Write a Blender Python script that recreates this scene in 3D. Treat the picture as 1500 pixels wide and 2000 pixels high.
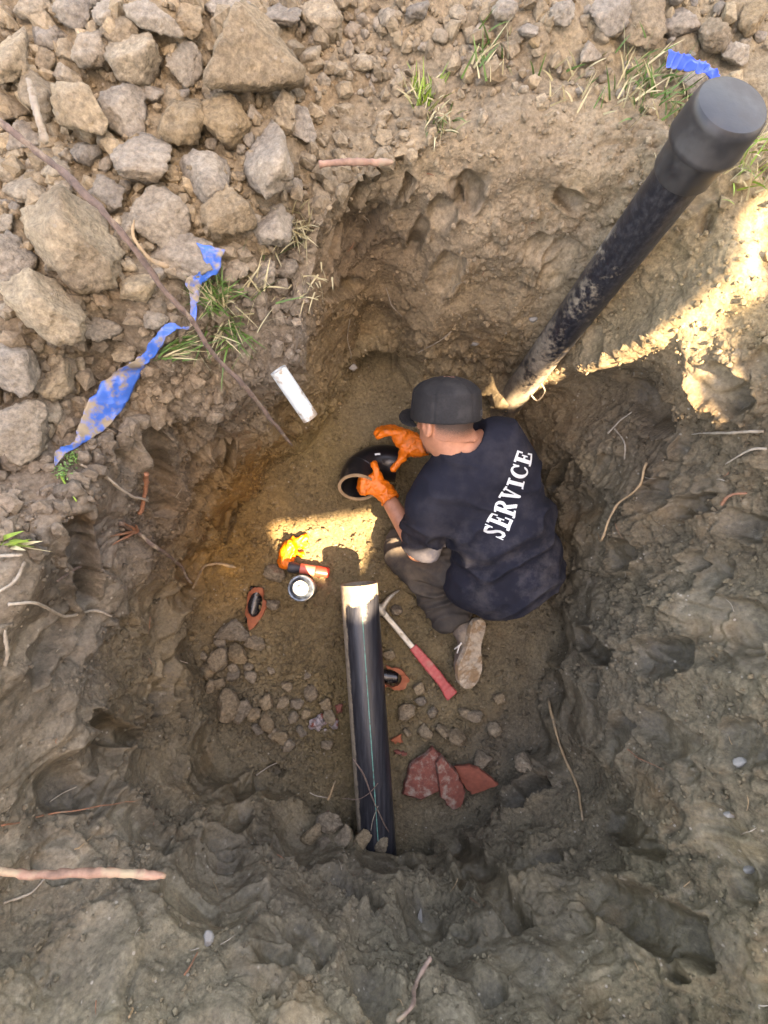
import bpy, bmesh, math, random
import numpy as np
from mathutils import Vector, Matrix, Euler
from mathutils.geometry import tessellate_polygon
from mathutils.bvhtree import BVHTree

# ------------------------------------------------------------------ clean start
for _o in list(bpy.data.objects):
    bpy.data.objects.remove(_o)
scene = bpy.context.scene
COL = scene.collection
R = math.radians
rng = np.random.default_rng(7)
random.seed(7)

# ------------------------------------------------------------------ camera
# x runs to the right of the pit, y away from the photographer, z up; the pit floor is z = 0
CAM_Z = 2.05
FPX = 1000.0                       # focal length in pixels of the 1500 x 2000 photograph
cam_data = bpy.data.cameras.new('camera')
cam = bpy.data.objects.new('camera', cam_data)
COL.objects.link(cam)
cam_data.sensor_fit = 'HORIZONTAL'
cam_data.sensor_width = 36.0
cam_data.lens = 36.0 * FPX / 1500.0
cam_data.clip_start = 0.02
cam_data.clip_end = 2000.0
cam.location = (0, 0, CAM_Z)
cam.rotation_euler = (R(5.7), R(-2.85), 0)
scene.camera = cam
CM = np.array(Euler((R(5.7), R(-2.85), 0)).to_matrix())

def P(px, py, z):
    """point at height z that the photograph shows at a pixel"""
    d = CM @ np.array([(px - 750.0) / FPX, -(py - 1000.0) / FPX, -1.0])
    t = (z - CAM_Z) / d[2]
    return np.array([d[0] * t, d[1] * t, z])

def proj(p):
    """pixels of world points, used to find the soil surface below a spot"""
    q = (np.asarray(p, float) - np.array([0, 0, CAM_Z])) @ CM
    return 750.0 - FPX * q[..., 0] / q[..., 2], 1000.0 + FPX * q[..., 1] / q[..., 2]

def mpp(z):
    return (CAM_Z - z) / FPX        # metres per photograph pixel at height z

# ------------------------------------------------------------------ daylight
SUN_EL = 54.0
SUN_DIR = np.array([0.56, -0.83, 0.0])
SUN_DIR = SUN_DIR / np.linalg.norm(SUN_DIR) * math.cos(R(SUN_EL))
SUN_DIR[2] = math.sin(R(SUN_EL))    # towards the sun
world = bpy.data.worlds.new('World')
scene.world = world
world.use_nodes = True
wn = world.node_tree.nodes
sky = wn.new('ShaderNodeTexSky')
sky.sky_type = 'NISHITA'
sky.sun_disc = False
sky.sun_elevation = R(SUN_EL)
sky.sun_rotation = math.atan2(SUN_DIR[0], SUN_DIR[1])
sky.air_density = 1.0
sky.dust_density = 3.0
sky.ozone_density = 0.6
bg = wn['Background']
bg.inputs['Strength'].default_value = 0.13
world.node_tree.links.new(sky.outputs['Color'], bg.inputs['Color'])
sun_data = bpy.data.lights.new('sun', 'SUN')
sun_data.energy = 4.0
sun_data.angle = R(0.5)
sun_data.color = (1.0, 0.92, 0.78)
sun = bpy.data.objects.new('sun', sun_data)
COL.objects.link(sun)
sun.rotation_euler = Vector(SUN_DIR).to_track_quat('Z', 'Y').to_euler()
sun.location = (3, -3, 4)
vs = scene.view_settings
vs.view_transform = 'Standard'
vs.look = 'None'
vs.gamma = 1.0
vs.exposure = 3.62
vs.use_curve_mapping = False
scene.cycles.max_bounces = 6
scene.cycles.diffuse_bounces = 2
scene.cycles.glossy_bounces = 2
scene.cycles.caustics_reflective = False
scene.cycles.caustics_refractive = False
try:
    vs.use_white_balance = True
    vs.white_balance_temperature = 9500
    vs.white_balance_tint = 19
except Exception:
    pass

# ------------------------------------------------------------------ helpers
def tag(o, label=None, cat=None, group=None, kind=None):
    if label: o['label'] = label
    if cat: o['category'] = cat
    if group: o['group'] = group
    if kind: o['kind'] = kind
    return o

def mesh_np(name, V, F, m=None, smooth=True, parent=None):
    """one mesh object; F is a list of (n, 3) / (n, 4) arrays or a list of faces"""
    me = bpy.data.meshes.new(name)
    V = np.asarray(V, np.float32)
    if isinstance(F, np.ndarray):
        F = [F]
    if len(F) and isinstance(F[0], np.ndarray) and F[0].ndim == 2:
        loops = np.concatenate([f.ravel() for f in F]).astype(np.int32)
        tot = np.concatenate([np.full(len(f), f.shape[1]) for f in F]).astype(np.int32)
        start = np.concatenate([[0], np.cumsum(tot)[:-1]]).astype(np.int32)
        me.vertices.add(len(V)); me.vertices.foreach_set('co', V.ravel())
        me.loops.add(len(loops)); me.loops.foreach_set('vertex_index', loops)
        me.polygons.add(len(tot)); me.polygons.foreach_set('loop_start', start)
        me.polygons.foreach_set('loop_total', tot)
        me.update(calc_edges=True)
    else:
        me.from_pydata([tuple(map(float, v)) for v in V], [], [tuple(map(int, f)) for f in F])
        me.update()
    me.polygons.foreach_set('use_smooth', np.full(len(me.polygons), smooth))
    if m: me.materials.append(m)
    o = bpy.data.objects.new(name, me)
    COL.objects.link(o)
    if parent: o.parent = parent
    return o

def empty(name, loc):
    o = bpy.data.objects.new(name, None)
    o.empty_display_size = 0.05
    o.location = tuple(map(float, loc))
    COL.objects.link(o)
    return o

def adopt(child, parent):
    """parent without moving the child (parents here carry translation only)"""
    child.parent = parent
    child.matrix_parent_inverse = Matrix.Translation(-Vector(parent.location))
    return child

def unit(v):
    v = np.asarray(v, float)
    return v / (np.linalg.norm(v) + 1e-12)

def smooth01(a, b, x):
    t = np.clip((x - a) / (b - a), 0, 1)
    return t * t * (3 - 2 * t)

# ---- value noise, fbm and cell noise on arrays of points
def _hash(ix, iy, iz, s):
    h = (ix.astype(np.uint32) * np.uint32(374761393)) ^ (iy.astype(np.uint32) * np.uint32(668265263)) \
        ^ (iz.astype(np.uint32) * np.uint32(2147483647 - 1640531)) ^ np.uint32((s * 974711 + 12345) & 0xffffffff)
    h = (h ^ (h >> np.uint32(13))) * np.uint32(1274126177)
    h = (h ^ (h >> np.uint32(16))) * np.uint32(2246822519)
    return ((h ^ (h >> np.uint32(15))) & np.uint32(0xffffff)).astype(np.float32) / np.float32(0xffffff)

def vnoise(p, s=0):
    p = np.asarray(p, np.float32)
    i = np.floor(p).astype(np.int64)
    f = p - i
    u = f * f * f * (f * (f * 6 - 15) + 10)
    out = np.zeros(len(p), np.float32)
    for dx in (0, 1):
        wx = u[:, 0] if dx else 1 - u[:, 0]
        for dy in (0, 1):
            wy = u[:, 1] if dy else 1 - u[:, 1]
            for dz in (0, 1):
                wz = u[:, 2] if dz else 1 - u[:, 2]
                out += wx * wy * wz * _hash(i[:, 0] + dx, i[:, 1] + dy, i[:, 2] + dz, s)
    return out * 2 - 1

def fbm(p, freq, octaves=3, s=0, gain=0.5):
    a, out, tot = 1.0, 0, 0
    for k in range(octaves):
        out = out + a * vnoise(np.asarray(p) * (freq * 2.03 ** k) + 17.3 * k, s + k)
        tot += a
        a *= gain
    return out / tot

def worley(p, freq, s=0, cells=False):
    """distance to the nearest and second nearest cell point"""
    p = np.asarray(p, np.float32) * freq
    i = np.floor(p).astype(np.int64)
    d1 = np.full(len(p), 9, np.float32); d2 = d1.copy(); cv = np.zeros(len(p), np.float32)
    for dx in (-1, 0, 1):
        for dy in (-1, 0, 1):
            for dz in (-1, 0, 1):
                a, b, c = i[:, 0] + dx, i[:, 1] + dy, i[:, 2] + dz
                q = np.stack([a + _hash(a, b, c, s), b + _hash(a, b, c, s + 1), c + _hash(a, b, c, s + 2)], 1)
                d = np.sqrt(((p - q) ** 2).sum(1)).astype(np.float32)
                d2 = np.minimum(d2, np.maximum(d, d1))
                if cells: cv = np.where(d < d1, _hash(a, b, c, s + 3), cv)
                d1 = np.minimum(d1, d)
    return (d1, d2, cv) if cells else (d1, d2)

def vnormals(V, F):
    N = np.zeros((len(V), 3))
    for f in (F if isinstance(F, list) else [F]):
        n = np.cross(V[f[:, 1]] - V[f[:, 0]], V[f[:, 2]] - V[f[:, 0]])
        if f.shape[1] == 4:
            n = n + np.cross(V[f[:, 2]] - V[f[:, 0]], V[f[:, 3]] - V[f[:, 0]])
        for k in range(f.shape[1]):
            for c in range(3):
                N[:, c] += np.bincount(f[:, k], n[:, c], len(V))
    return N / (np.linalg.norm(N, axis=1)[:, None] + 1e-12)

def relax(V, F, it=2, lam=0.5):
    e = np.concatenate([np.stack([F[:, k], F[:, (k + 1) % F.shape[1]]], 1) for k in range(F.shape[1])])
    e = np.concatenate([e, e[:, ::-1]])
    cnt = np.maximum(np.bincount(e[:, 0], minlength=len(V)), 1)
    for _ in range(it):
        avg = np.stack([np.bincount(e[:, 0], V[e[:, 1], c], len(V)) for c in range(3)], 1) / cnt[:, None]
        V = V + lam * (avg - V)
    return V

# ---- signed distance shapes, meshed with surface nets
def smin(a, b, k):
    h = np.clip(0.5 + 0.5 * (b - a) / k, 0, 1)
    return b + (a - b) * h - k * h * (1 - h)

def sd_cone(p, a, b, ra, rb):
    a = np.asarray(a, float); b = np.asarray(b, float)
    ab = b - a
    t = np.clip(((p - a) @ ab) / (ab @ ab), 0, 1)
    return np.linalg.norm(p - a - t[..., None] * ab, axis=-1) - (ra + (rb - ra) * t)

def sd_ell(p, c, axes, rad):
    q = (p - np.asarray(c)) @ np.asarray(axes).T
    rad = np.asarray(rad, float)
    k0 = np.linalg.norm(q / rad, axis=-1)
    k1 = np.linalg.norm(q / rad ** 2, axis=-1)
    return k0 * (k0 - 1) / (k1 + 1e-9)

def sd_box(p, c, axes, half, r=0.0):
    q = np.abs((p - np.asarray(c)) @ np.asarray(axes).T) - (np.asarray(half) - r)
    return np.linalg.norm(np.maximum(q, 0), axis=-1) + np.minimum(q.max(-1), 0) - r

def nets(fn, lo, hi, h, it=2):
    lo = np.asarray(lo, float); hi = np.asarray(hi, float)
    n = np.ceil((hi - lo) / h).astype(int) + 1
    ax = [lo[c] + h * np.arange(n[c]) for c in range(3)]
    # coarse pass first; the fine grid is evaluated only near the surface
    K = 4
    nc = (n + K - 1) // K + 1
    C = fn(np.stack(np.meshgrid(*[lo[c] + h * K * np.arange(nc[c]) for c in range(3)], indexing='ij'), -1))
    nearc = np.abs(C) < h * K * 2.6
    wide = nearc.copy()
    for c in range(3):
        w0 = wide.copy()
        for s_ in (1, -1):
            wide |= np.roll(w0, s_, c)
    ii = [np.minimum((np.arange(n[c]) + K // 2) // K, nc[c] - 1) for c in range(3)]
    D = np.where(C < 0, -1.0, 1.0)[np.ix_(*ii)]
    msk = wide[np.ix_(*ii)]
    gi = np.argwhere(msk)
    D[msk] = fn(lo + h * gi)
    s = D < 0
    cor = [(a, b, c) for a in (0, 1) for b in (0, 1) for c in (0, 1)]
    def sub(A, o): return A[o[0]:n[0] - 1 + o[0], o[1]:n[1] - 1 + o[1], o[2]:n[2] - 1 + o[2]]
    cnt = sum(sub(s, o).astype(np.int8) for o in cor)
    act = (cnt > 0) & (cnt < 8)
    idx = np.argwhere(act)
    vid = np.full(act.shape, -1, np.int64)
    vid[act] = np.arange(len(idx))
    val = {o: D[idx[:, 0] + o[0], idx[:, 1] + o[1], idx[:, 2] + o[2]] for o in cor}
    acc = np.zeros((len(idx), 3)); num = np.zeros(len(idx))
    for o in cor:
        for c in range(3):
            if o[c] == 0:
                q = list(o); q[c] = 1; q = tuple(q)
                a, b = val[o], val[q]
                ok = (a < 0) != (b < 0)
                t = np.where(ok, a / np.where(ok, a - b, 1), 0)
                pt = np.tile(np.array(o, float), (len(idx), 1)); pt[:, c] += t
                acc[ok] += pt[ok]; num[ok] += 1
    V = lo + h * (idx + acc / num[:, None])
    F = []
    for c in range(3):
        d, e = (c + 1) % 3, (c + 2) % 3
        sl0 = [slice(None)] * 3; sl1 = [slice(None)] * 3
        sl0[c] = slice(0, -1); sl1[c] = slice(1, None)
        ch = s[tuple(sl0)] != s[tuple(sl1)]
        ii = np.argwhere(ch)
        ii = ii[(ii[:, d] > 0) & (ii[:, e] > 0) & (ii[:, d] < n[d] - 1) & (ii[:, e] < n[e] - 1)]
        def cell(dd, ee):
            q = ii.copy(); q[:, d] += dd; q[:, e] += ee
            return vid[q[:, 0], q[:, 1], q[:, 2]]
        quad = np.stack([cell(-1, -1), cell(0, -1), cell(0, 0), cell(-1, 0)], 1)
        inside = s[ii[:, 0], ii[:, 1], ii[:, 2]]
        quad[~inside] = quad[~inside][:, ::-1]
        F.append(quad)
    F = np.concatenate(F)
    F = F[(F >= 0).all(1)]
    return (relax(V, F, it) if it else V), F

# ---- swept tubes
def spline(pts, n):
    pts = np.asarray(pts, float)
    if len(pts) == 2:
        t = np.linspace(0, 1, n)[:, None]
        return pts[0] * (1 - t) + pts[1] * t
    q = np.vstack([2 * pts[0] - pts[1], pts, 2 * pts[-1] - pts[-2]])
    out = []
    for u in np.linspace(0, len(pts) - 1 - 1e-6, n):
        i = int(u); t = u - i
        a, b, c, d = q[i], q[i + 1], q[i + 2], q[i + 3]
        out.append(0.5 * (2 * b + (c - a) * t + (2 * a - 5 * b + 4 * c - d) * t * t + (3 * b - a - 3 * c + d) * t ** 3))
    return np.array(out)

def tube(path, rad, seg=10, cap=True, wob=0.0, seed=1):
    path = np.asarray(path, float)
    n = len(path)
    rad = np.broadcast_to(np.asarray(rad, float), (n,))
    T = np.gradient(path, axis=0); T /= np.linalg.norm(T, axis=1)[:, None] + 1e-12
    up = np.array([0, 0, 1.0]) if abs(T[0][2]) < 0.9 else np.array([1.0, 0, 0])
    V = []
    U = unit(np.cross(T[0], up))
    r_ = np.random.default_rng(seed)
    for i in range(n):
        U = unit(U - T[i] * (U @ T[i]))
        W = np.cross(T[i], U)
        a = np.arange(seg) * 2 * math.pi / seg
        w = 1 + wob * r_.standard_normal(seg)
        V.append(path[i] + rad[i] * (np.cos(a)[:, None] * U + np.sin(a)[:, None] * W) * w[:, None])
    V = np.concatenate(V)
    i, j = np.meshgrid(np.arange(n - 1), np.arange(seg), indexing='ij')
    a = (i * seg + j).ravel(); b = (i * seg + (j + 1) % seg).ravel()
    F = [np.stack([a, b, b + seg, a + seg], 1)]
    if cap:
        V = np.vstack([V, path[0], path[-1]])
        k = np.arange(seg)
        F.append(np.stack([np.full(seg, n * seg), (k + 1) % seg, k], 1))
        F.append(np.stack([np.full(seg, n * seg + 1), (n - 1) * seg + k, (n - 1) * seg + (k + 1) % seg], 1))
    return V, F

def lathe(profile, axis_o, axis_d, seg=48):
    """profile: (distance along the axis, radius)"""
    d = unit(axis_d)
    u = unit(np.cross(d, [0.3, 0.9, 0.2])); w = np.cross(d, u)
    a = np.arange(seg) * 2 * math.pi / seg
    V = np.concatenate([np.asarray(axis_o) + h * d + r * (np.cos(a)[:, None] * u + np.sin(a)[:, None] * w) for h, r in profile])
    n = len(profile)
    i, j = np.meshgrid(np.arange(n - 1), np.arange(seg), indexing='ij')
    p = (i * seg + j).ravel(); q = (i * seg + (j + 1) % seg).ravel()
    return V, [np.stack([p, q, q + seg, p + seg], 1)]

def flat_edges(o, ang=35):
    """sharp edges stay sharp on lathed and boxy things"""
    bm = bmesh.new(); bm.from_mesh(o.data)
    for e in bm.edges:
        if len(e.link_faces) == 2 and e.calc_face_angle(0) > R(ang):
            e.smooth = False
    bm.to_mesh(o.data); bm.free()
    return o

# ------------------------------------------------------------------ materials
def new_mat(name):
    m = bpy.data.materials.new(name)
    m.use_nodes = True
    nt = m.node_tree
    return m, nt, nt.nodes, nt.links, nt.nodes['Principled BSDF']

def n_noise(N, L, vec, scale, detail=4, rough=0.6, typ=None):
    n = N.new('ShaderNodeTexNoise')
    n.inputs['Scale'].default_value = scale
    n.inputs['Detail'].default_value = detail
    n.inputs['Roughness'].default_value = rough
    if vec is not None: L.new(vec, n.inputs['Vector'])
    return n.outputs['Fac']

def n_ramp(N, L, fac, stops):
    r = N.new('ShaderNodeValToRGB')
    el = r.color_ramp.elements
    while len(el) < len(stops): el.new(0.5)
    for e, (p, c) in zip(el, stops):
        e.position = p
        e.color = (c, c, c, 1) if not isinstance(c, tuple) else (*c, 1)
    L.new(fac, r.inputs['Fac'])
    return r.outputs['Color']

def n_mix(N, L, a, b, fac, mode='MIX'):
    m = N.new('ShaderNodeMix'); m.data_type = 'RGBA'; m.blend_type = mode
    for s, v in ((m.inputs[0], fac), (m.inputs[6], a), (m.inputs[7], b)):
        if isinstance(v, (int, float)): s.default_value = v
        elif isinstance(v, tuple): s.default_value = (*v, 1)
        else: L.new(v, s)
    return m.outputs[2]

def n_math(N, L, op, a, b=0.0):
    m = N.new('ShaderNodeMath'); m.operation = op
    for s, v in ((m.inputs[0], a), (m.inputs[1], b)):
        if isinstance(v, (int, float)): s.default_value = v
        else: L.new(v, s)
    return m.outputs[0]

def n_bump(N, L, h, strength, dist, normal=None):
    b = N.new('ShaderNodeBump')
    b.inputs['Strength'].default_value = strength
    b.inputs['Distance'].default_value = dist
    L.new(h, b.inputs['Height'])
    if normal is not None: L.new(normal, b.inputs['Normal'])
    return b.outputs['Normal']

def plain(name, col, rough=0.6, var=0.25, scale=30, bump=0.15, dist=0.002, metal=0.0, dirt=None, dirt_amt=(0.5, 0.7), dirt_scale=14, spec=0.5):
    """one colour with grain, relief and, if asked, patches of dried mud"""
    m, nt, N, L, B = new_mat(name)
    tc = N.new('ShaderNodeTexCoord').outputs['Object']
    f = n_noise(N, L, tc, scale, 5)
    v = n_ramp(N, L, f, [(0.3, 1 - var), (0.7, 1 + var)])
    c = n_mix(N, L, col, v, 1.0, 'MULTIPLY')
    r = rough
    if dirt:
        d = n_ramp(N, L, n_noise(N, L, tc, dirt_scale, 6, 0.65), [(dirt_amt[0], 0.0), (dirt_amt[1], 1.0)])
        c = n_mix(N, L, c, dirt, d)
        r = n_math(N, L, 'ADD', n_math(N, L, 'MULTIPLY', d, 0.9 - rough), rough)
        L.new(r, B.inputs['Roughness'])
    else:
        B.inputs['Roughness'].default_value = rough
    L.new(c, B.inputs['Base Color'])
    B.inputs['Metallic'].default_value = metal
    B.inputs['Specular IOR Level'].default_value = spec
    if bump: L.new(n_bump(N, L, n_noise(N, L, tc, scale * 3, 5), bump, dist), B.inputs['Normal'])
    return m

def soil_mat(name, attr=True, col=(0.25, 0.2, 0.14), bump=0.65):
    m, nt, N, L, B = new_mat(name)
    tco = N.new('ShaderNodeTexCoord')
    tc = tco.outputs['Object']
    if attr:
        a = N.new('ShaderNodeAttribute'); a.attribute_name = 'soil'
        base = a.outputs['Color']
        g = N.new('ShaderNodeAttribute'); g.attribute_name = 'smear'
        sm = g.outputs['Fac']
    else:
        oi = N.new('ShaderNodeObjectInfo')
        base = n_mix(N, L, col, n_ramp(N, L, oi.outputs['Random'], [(0.0, (0.80, 0.80, 0.82)), (0.4, (1.05, 1.02, 1.0)), (0.7, (1.12, 1.0, 0.82)), (1.0, (1.0, 0.98, 0.95))]), 1.0, 'MULTIPLY')
        add = N.new('ShaderNodeVectorMath'); add.operation = 'ADD'
        sc = N.new('ShaderNodeVectorMath'); sc.operation = 'SCALE'
        sc.inputs[0].default_value = (7.1, 3.3, 5.7)
        L.new(oi.outputs['Random'], sc.inputs['Scale'])
        gm = N.new('ShaderNodeNewGeometry')
        L.new(gm.outputs['Position'], add.inputs[0]); L.new(sc.outputs[0], add.inputs[1])
        tc = add.outputs[0]
        sm = None
    big = n_ramp(N, L, n_noise(N, L, tc, 7, 6, 0.62), [(0.28, (0.72, 0.70, 0.68)), (0.5, (1.0, 1.0, 1.0)), (0.75, (1.28, 1.24, 1.16))])
    fine = n_ramp(N, L, n_noise(N, L, tc, 90, 6, 0.7), [(0.30, 0.48), (0.52, 1.0), (0.72, 1.5)])
    c = n_mix(N, L, n_mix(N, L, base, big, 1.0, 'MULTIPLY'), fine, 0.9, 'MULTIPLY')
    # damp dark blotches and dried pale crust
    c = n_mix(N, L, c, (0.075, 0.058, 0.042), n_ramp(N, L, n_noise(N, L, tc, 17, 5, 0.7), [(0.56, 0.0), (0.74, 0.55)]))
    c = n_mix(N, L, c, (0.36, 0.31, 0.235), n_ramp(N, L, n_noise(N, L, tc, 26, 6, 0.75), [(0.58, 0.0), (0.76, 0.5)]))
    # rusty and grey patches
    c = n_mix(N, L, c, (0.30, 0.17, 0.065), n_ramp(N, L, n_noise(N, L, tc, 4.3, 4, 0.55), [(0.60, 0.0), (0.78, 0.32)]))
    # embedded pale grit
    vo = N.new('ShaderNodeTexVoronoi'); vo.inputs['Scale'].default_value = 48
    L.new(tc, vo.inputs['Vector'])
    gate = n_ramp(N, L, n_noise(N, L, tc, 21, 2), [(0.56, 0.0), (0.62, 1.0)])
    spot = n_math(N, L, 'MULTIPLY', n_ramp(N, L, vo.outputs['Distance'], [(0.12, 1.0), (0.20, 0.0)]), gate)
    c = n_mix(N, L, c, (0.36, 0.32, 0.26), n_math(N, L, 'MULTIPLY', spot, 0.7))
    L.new(c, B.inputs['Base Color'])
    B.inputs['Specular IOR Level'].default_value = 0.35
    # relief: crumbs, grains and hairline cracks
    v2 = N.new('ShaderNodeTexVoronoi'); v2.inputs['Scale'].default_value = 75
    L.new(tc, v2.inputs['Vector'])
    v3 = N.new('ShaderNodeTexVoronoi'); v3.inputs['Scale'].default_value = 150
    L.new(tc, v3.inputs['Vector'])
    h = n_math(N, L, 'ADD', n_math(N, L, 'MULTIPLY', n_noise(N, L, tc, 60, 8, 0.78), 1.5), n_math(N, L, 'MULTIPLY', v2.outputs['Distance'], -0.45))
    h = n_math(N, L, 'ADD', h, n_math(N, L, 'MULTIPLY', v3.outputs['Distance'], -0.28))
    if sm is not None:
        L.new(n_ramp(N, L, sm, [(0.0, 0.93), (1.0, 0.46)]), B.inputs['Roughness'])
        b = N.new('ShaderNodeBump'); b.inputs['Distance'].default_value = 0.020
        L.new(n_ramp(N, L, sm, [(0.0, bump), (1.0, bump * 0.5)]), b.inputs['Strength'])
        L.new(h, b.inputs['Height'])
        L.new(b.outputs['Normal'], B.inputs['Normal'])
    else:
        B.inputs['Roughness'].default_value = 0.93
        L.new(n_bump(N, L, h, bump, 0.018), B.inputs['Normal'])
    return m

DRY = (0.27, 0.22, 0.155)
# ------------------------------------------------------------------ the ground with the pit dug into it
# wall foot and rim of the pit, read off all the way round
FOOT = [(1085, 1100), (1075, 960), (1000, 815), (900, 770), (810, 775), (778, 720), (735, 692), (694, 720), (665, 780), (612, 850), (560, 900),
        (470, 975), (430, 1060), (392, 1140), (368, 1220), (395, 1370), (480, 1485), (580, 1550), (690, 1630),
        (800, 1630), (960, 1570), (1045, 1460), (1040, 1340), (1075, 1220)]
RIM = [(1600, 1060, 1.0), (1590, 800, 1.0), (1490, 560, 1.0), (1400, 400, 1.0), (1290, 260, 1.0), (1100, 215, 1.0), (960, 225, 1.0),
       (830, 270, 1.0), (700, 330, 0.98), (625, 420, 0.95), (592, 560, 0.88), (590, 700, 0.78), (535, 745, 0.76), (440, 825, 0.74),
       (330, 830, 0.80), (250, 858, 0.86), (150, 985, 0.92), (60, 1060, 0.96), (-20, 1200, 1.0), (-120, 1450, 1.0), (-220, 1800, 1.0), (60, 2080, 1.0),
       (400, 2120, 1.0), (750, 2140, 1.0), (1150, 2150, 1.0), (1500, 2180, 1.0), (1640, 1800, 1.0), (1600, 1400, 1.0)]

def polar_keys(pts):
    w = np.array([P(*p) for p in pts])
    th = np.arctan2(w[:, 1], w[:, 0]) % (2 * math.pi)
    o = np.argsort(th)
    return th[o], np.hypot(w[:, 0], w[:, 1])[o], w[o, 2]

NA = 1280
TH = np.arange(NA) * 2 * math.pi / NA
def ring_interp(th, v):
    x = np.concatenate([th - 2 * math.pi, th, th + 2 * math.pi])
    y = np.interp(TH, x, np.concatenate([v, v, v]))
    k = np.hanning(41); k /= k.sum()
    return np.convolve(np.concatenate([y[-40:], y, y[:40]]), k, 'same')[40:-40]
t_, r_, _ = polar_keys([(a, b, 0.02) for a, b in FOOT]); RF = ring_interp(t_, r_)
t_, r_, z_ = polar_keys(RIM); RR = ring_interp(t_, r_); ZR = ring_interp(t_, z_)
_c = np.stack([np.cos(TH), np.sin(TH), 0 * TH], 1)
RR = RR * (1 + 0.035 * fbm(_c, 2.2, 3, 61) + 0.016 * fbm(_c, 9, 3, 62))
RF = RF * (1 + 0.04 * fbm(_c, 3.0, 3, 63))
# the far and right banks slump back gently, the others are cut steep
SLUMP = 1.15 + 0.75 * smooth01(0.25, 0.6, TH) * (1 - smooth01(1.55, 1.8, TH)) + 0.25 * smooth01(4.2, 4.6, TH) * (1 - smooth01(5.6, 6.2, TH))

def pile(x, y):
    """height of the undisturbed ground and the spoil heap on it"""
    g = 1.0 + 0.10 * smooth01(0.35, 1.3, -x * 0.75 + y * 0.55) + 0.05 * smooth01(0.9, 1.6, y)
    far = np.hypot(x, y)
    return g * (1 - smooth01(3, 9, far)) + 1.0 * smooth01(3, 9, far)

NFL, NW, NG, NFAR = 120, 280, 150, 46
rows = []
for k in range(NFL):                                   # floor
    s = (k + 0.4) / NFL
    rows.append((RF * s, 0.0 * RF + 0.035 * s ** 4))
for k in range(NW):                                    # wall, a little steeper at the foot
    s = (k + 1) / NW
    rr = RF + (RR - RF) * (0.7 * s + 0.3 * s ** 3)
    zz = 0.035 + (ZR - 0.035) * (1 - (1 - s) ** SLUMP)
    rows.append((rr, zz))
for k in range(NG):                                    # bank beside the pit
    s = (k + 1) / NG
    rr = RR + 0.80 * s ** 1.05
    g = pile(rr * np.cos(TH), rr * np.sin(TH))
    w = smooth01(0, 0.28, rr - RR)
    rows.append((rr, ZR * (1 - w) + g * w))
for k in range(NFAR):                                  # out to the horizon
    rr = RR + 0.80 + 0.02 * (1.24 ** (k + 1) - 1) / 0.24 + 0.004 * k
    rows.append((rr, pile(rr * np.cos(TH), rr * np.sin(TH))))
NR = len(rows)
RAD = np.stack([r for r, z in rows]); ZZ = np.stack([z for r, z in rows])
XX = RAD * np.cos(TH); YY = RAD * np.sin(TH)
BASE = np.stack([XX, YY, ZZ], -1)
dth = np.roll(BASE, -1, 1) - np.roll(BASE, 1, 1)
drr = np.gradient(BASE, axis=0)
NRM = np.cross(drr, dth); NRM /= np.linalg.norm(NRM, axis=-1)[..., None] + 1e-12
for _ in range(14):                                    # rounded foot and rim
    q = NRM.copy(); q[1:-1] = (NRM[:-2] + 2 * NRM[1:-1] + NRM[2:]) / 4
    NRM = q / np.linalg.norm(q, axis=-1)[..., None]
GV = BASE.reshape(-1, 3).copy(); GN = NRM.reshape(-1, 3)
ROW = np.repeat(np.arange(NR), NA)
THV = np.tile(TH, NR)
wallness = smooth01(NFL - 8, NFL + 12, ROW) * (1 - smooth01(NFL + NW - 14, NFL + NW + 10, ROW))
topness = smooth01(NFL + NW - 16, NFL + NW + 14, ROW)
floorness = 1 - smooth01(NFL - 12, NFL + 10, ROW)
near = ROW < NFL + NW + NG + 24
fade = 1 - smooth01(NFL + NW + NG + 10, NFL + NW + NG + 36, ROW)

def wall_at(px, py):
    """soil vertex that the photograph shows at a pixel"""
    u, v = proj(GV)
    ok = (np.abs(u - px) < 9) & (np.abs(v - py) < 9) & near
    if not ok.any():
        return int(np.argmin((u - px) ** 2 + (v - py) ** 2 + 1e9 * (~near)))
    c = np.where(ok)[0]
    return int(c[np.argmax(GV[c, 2] - 0.004 * np.hypot(u[c] - px, v[c] - py))])

# broad shape, slumps and lumps
GN0 = GN.copy()
disp = np.zeros(len(GV))
bn = fbm(GV, 2.6, 3, 3)
disp += bn * (0.060 * wallness + 0.014 * floorness + 0.045 * topness)
disp += fbm(GV, 9.0, 3, 9) * (0.026 * wallness + 0.008 * floorness + 0.030 * topness)
# shelves left by the digging, running along the wall
disp += wallness * 0.016 * smooth01(-.1, .4, fbm(GV, 2.0, 2, 44)) * np.sin(GV[:, 2] * 15 + 6 * bn + 2.2 * np.sin(THV * 3))
GV += GN0 * (disp * (0.25 + 0.75 * fade))[:, None]

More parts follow.
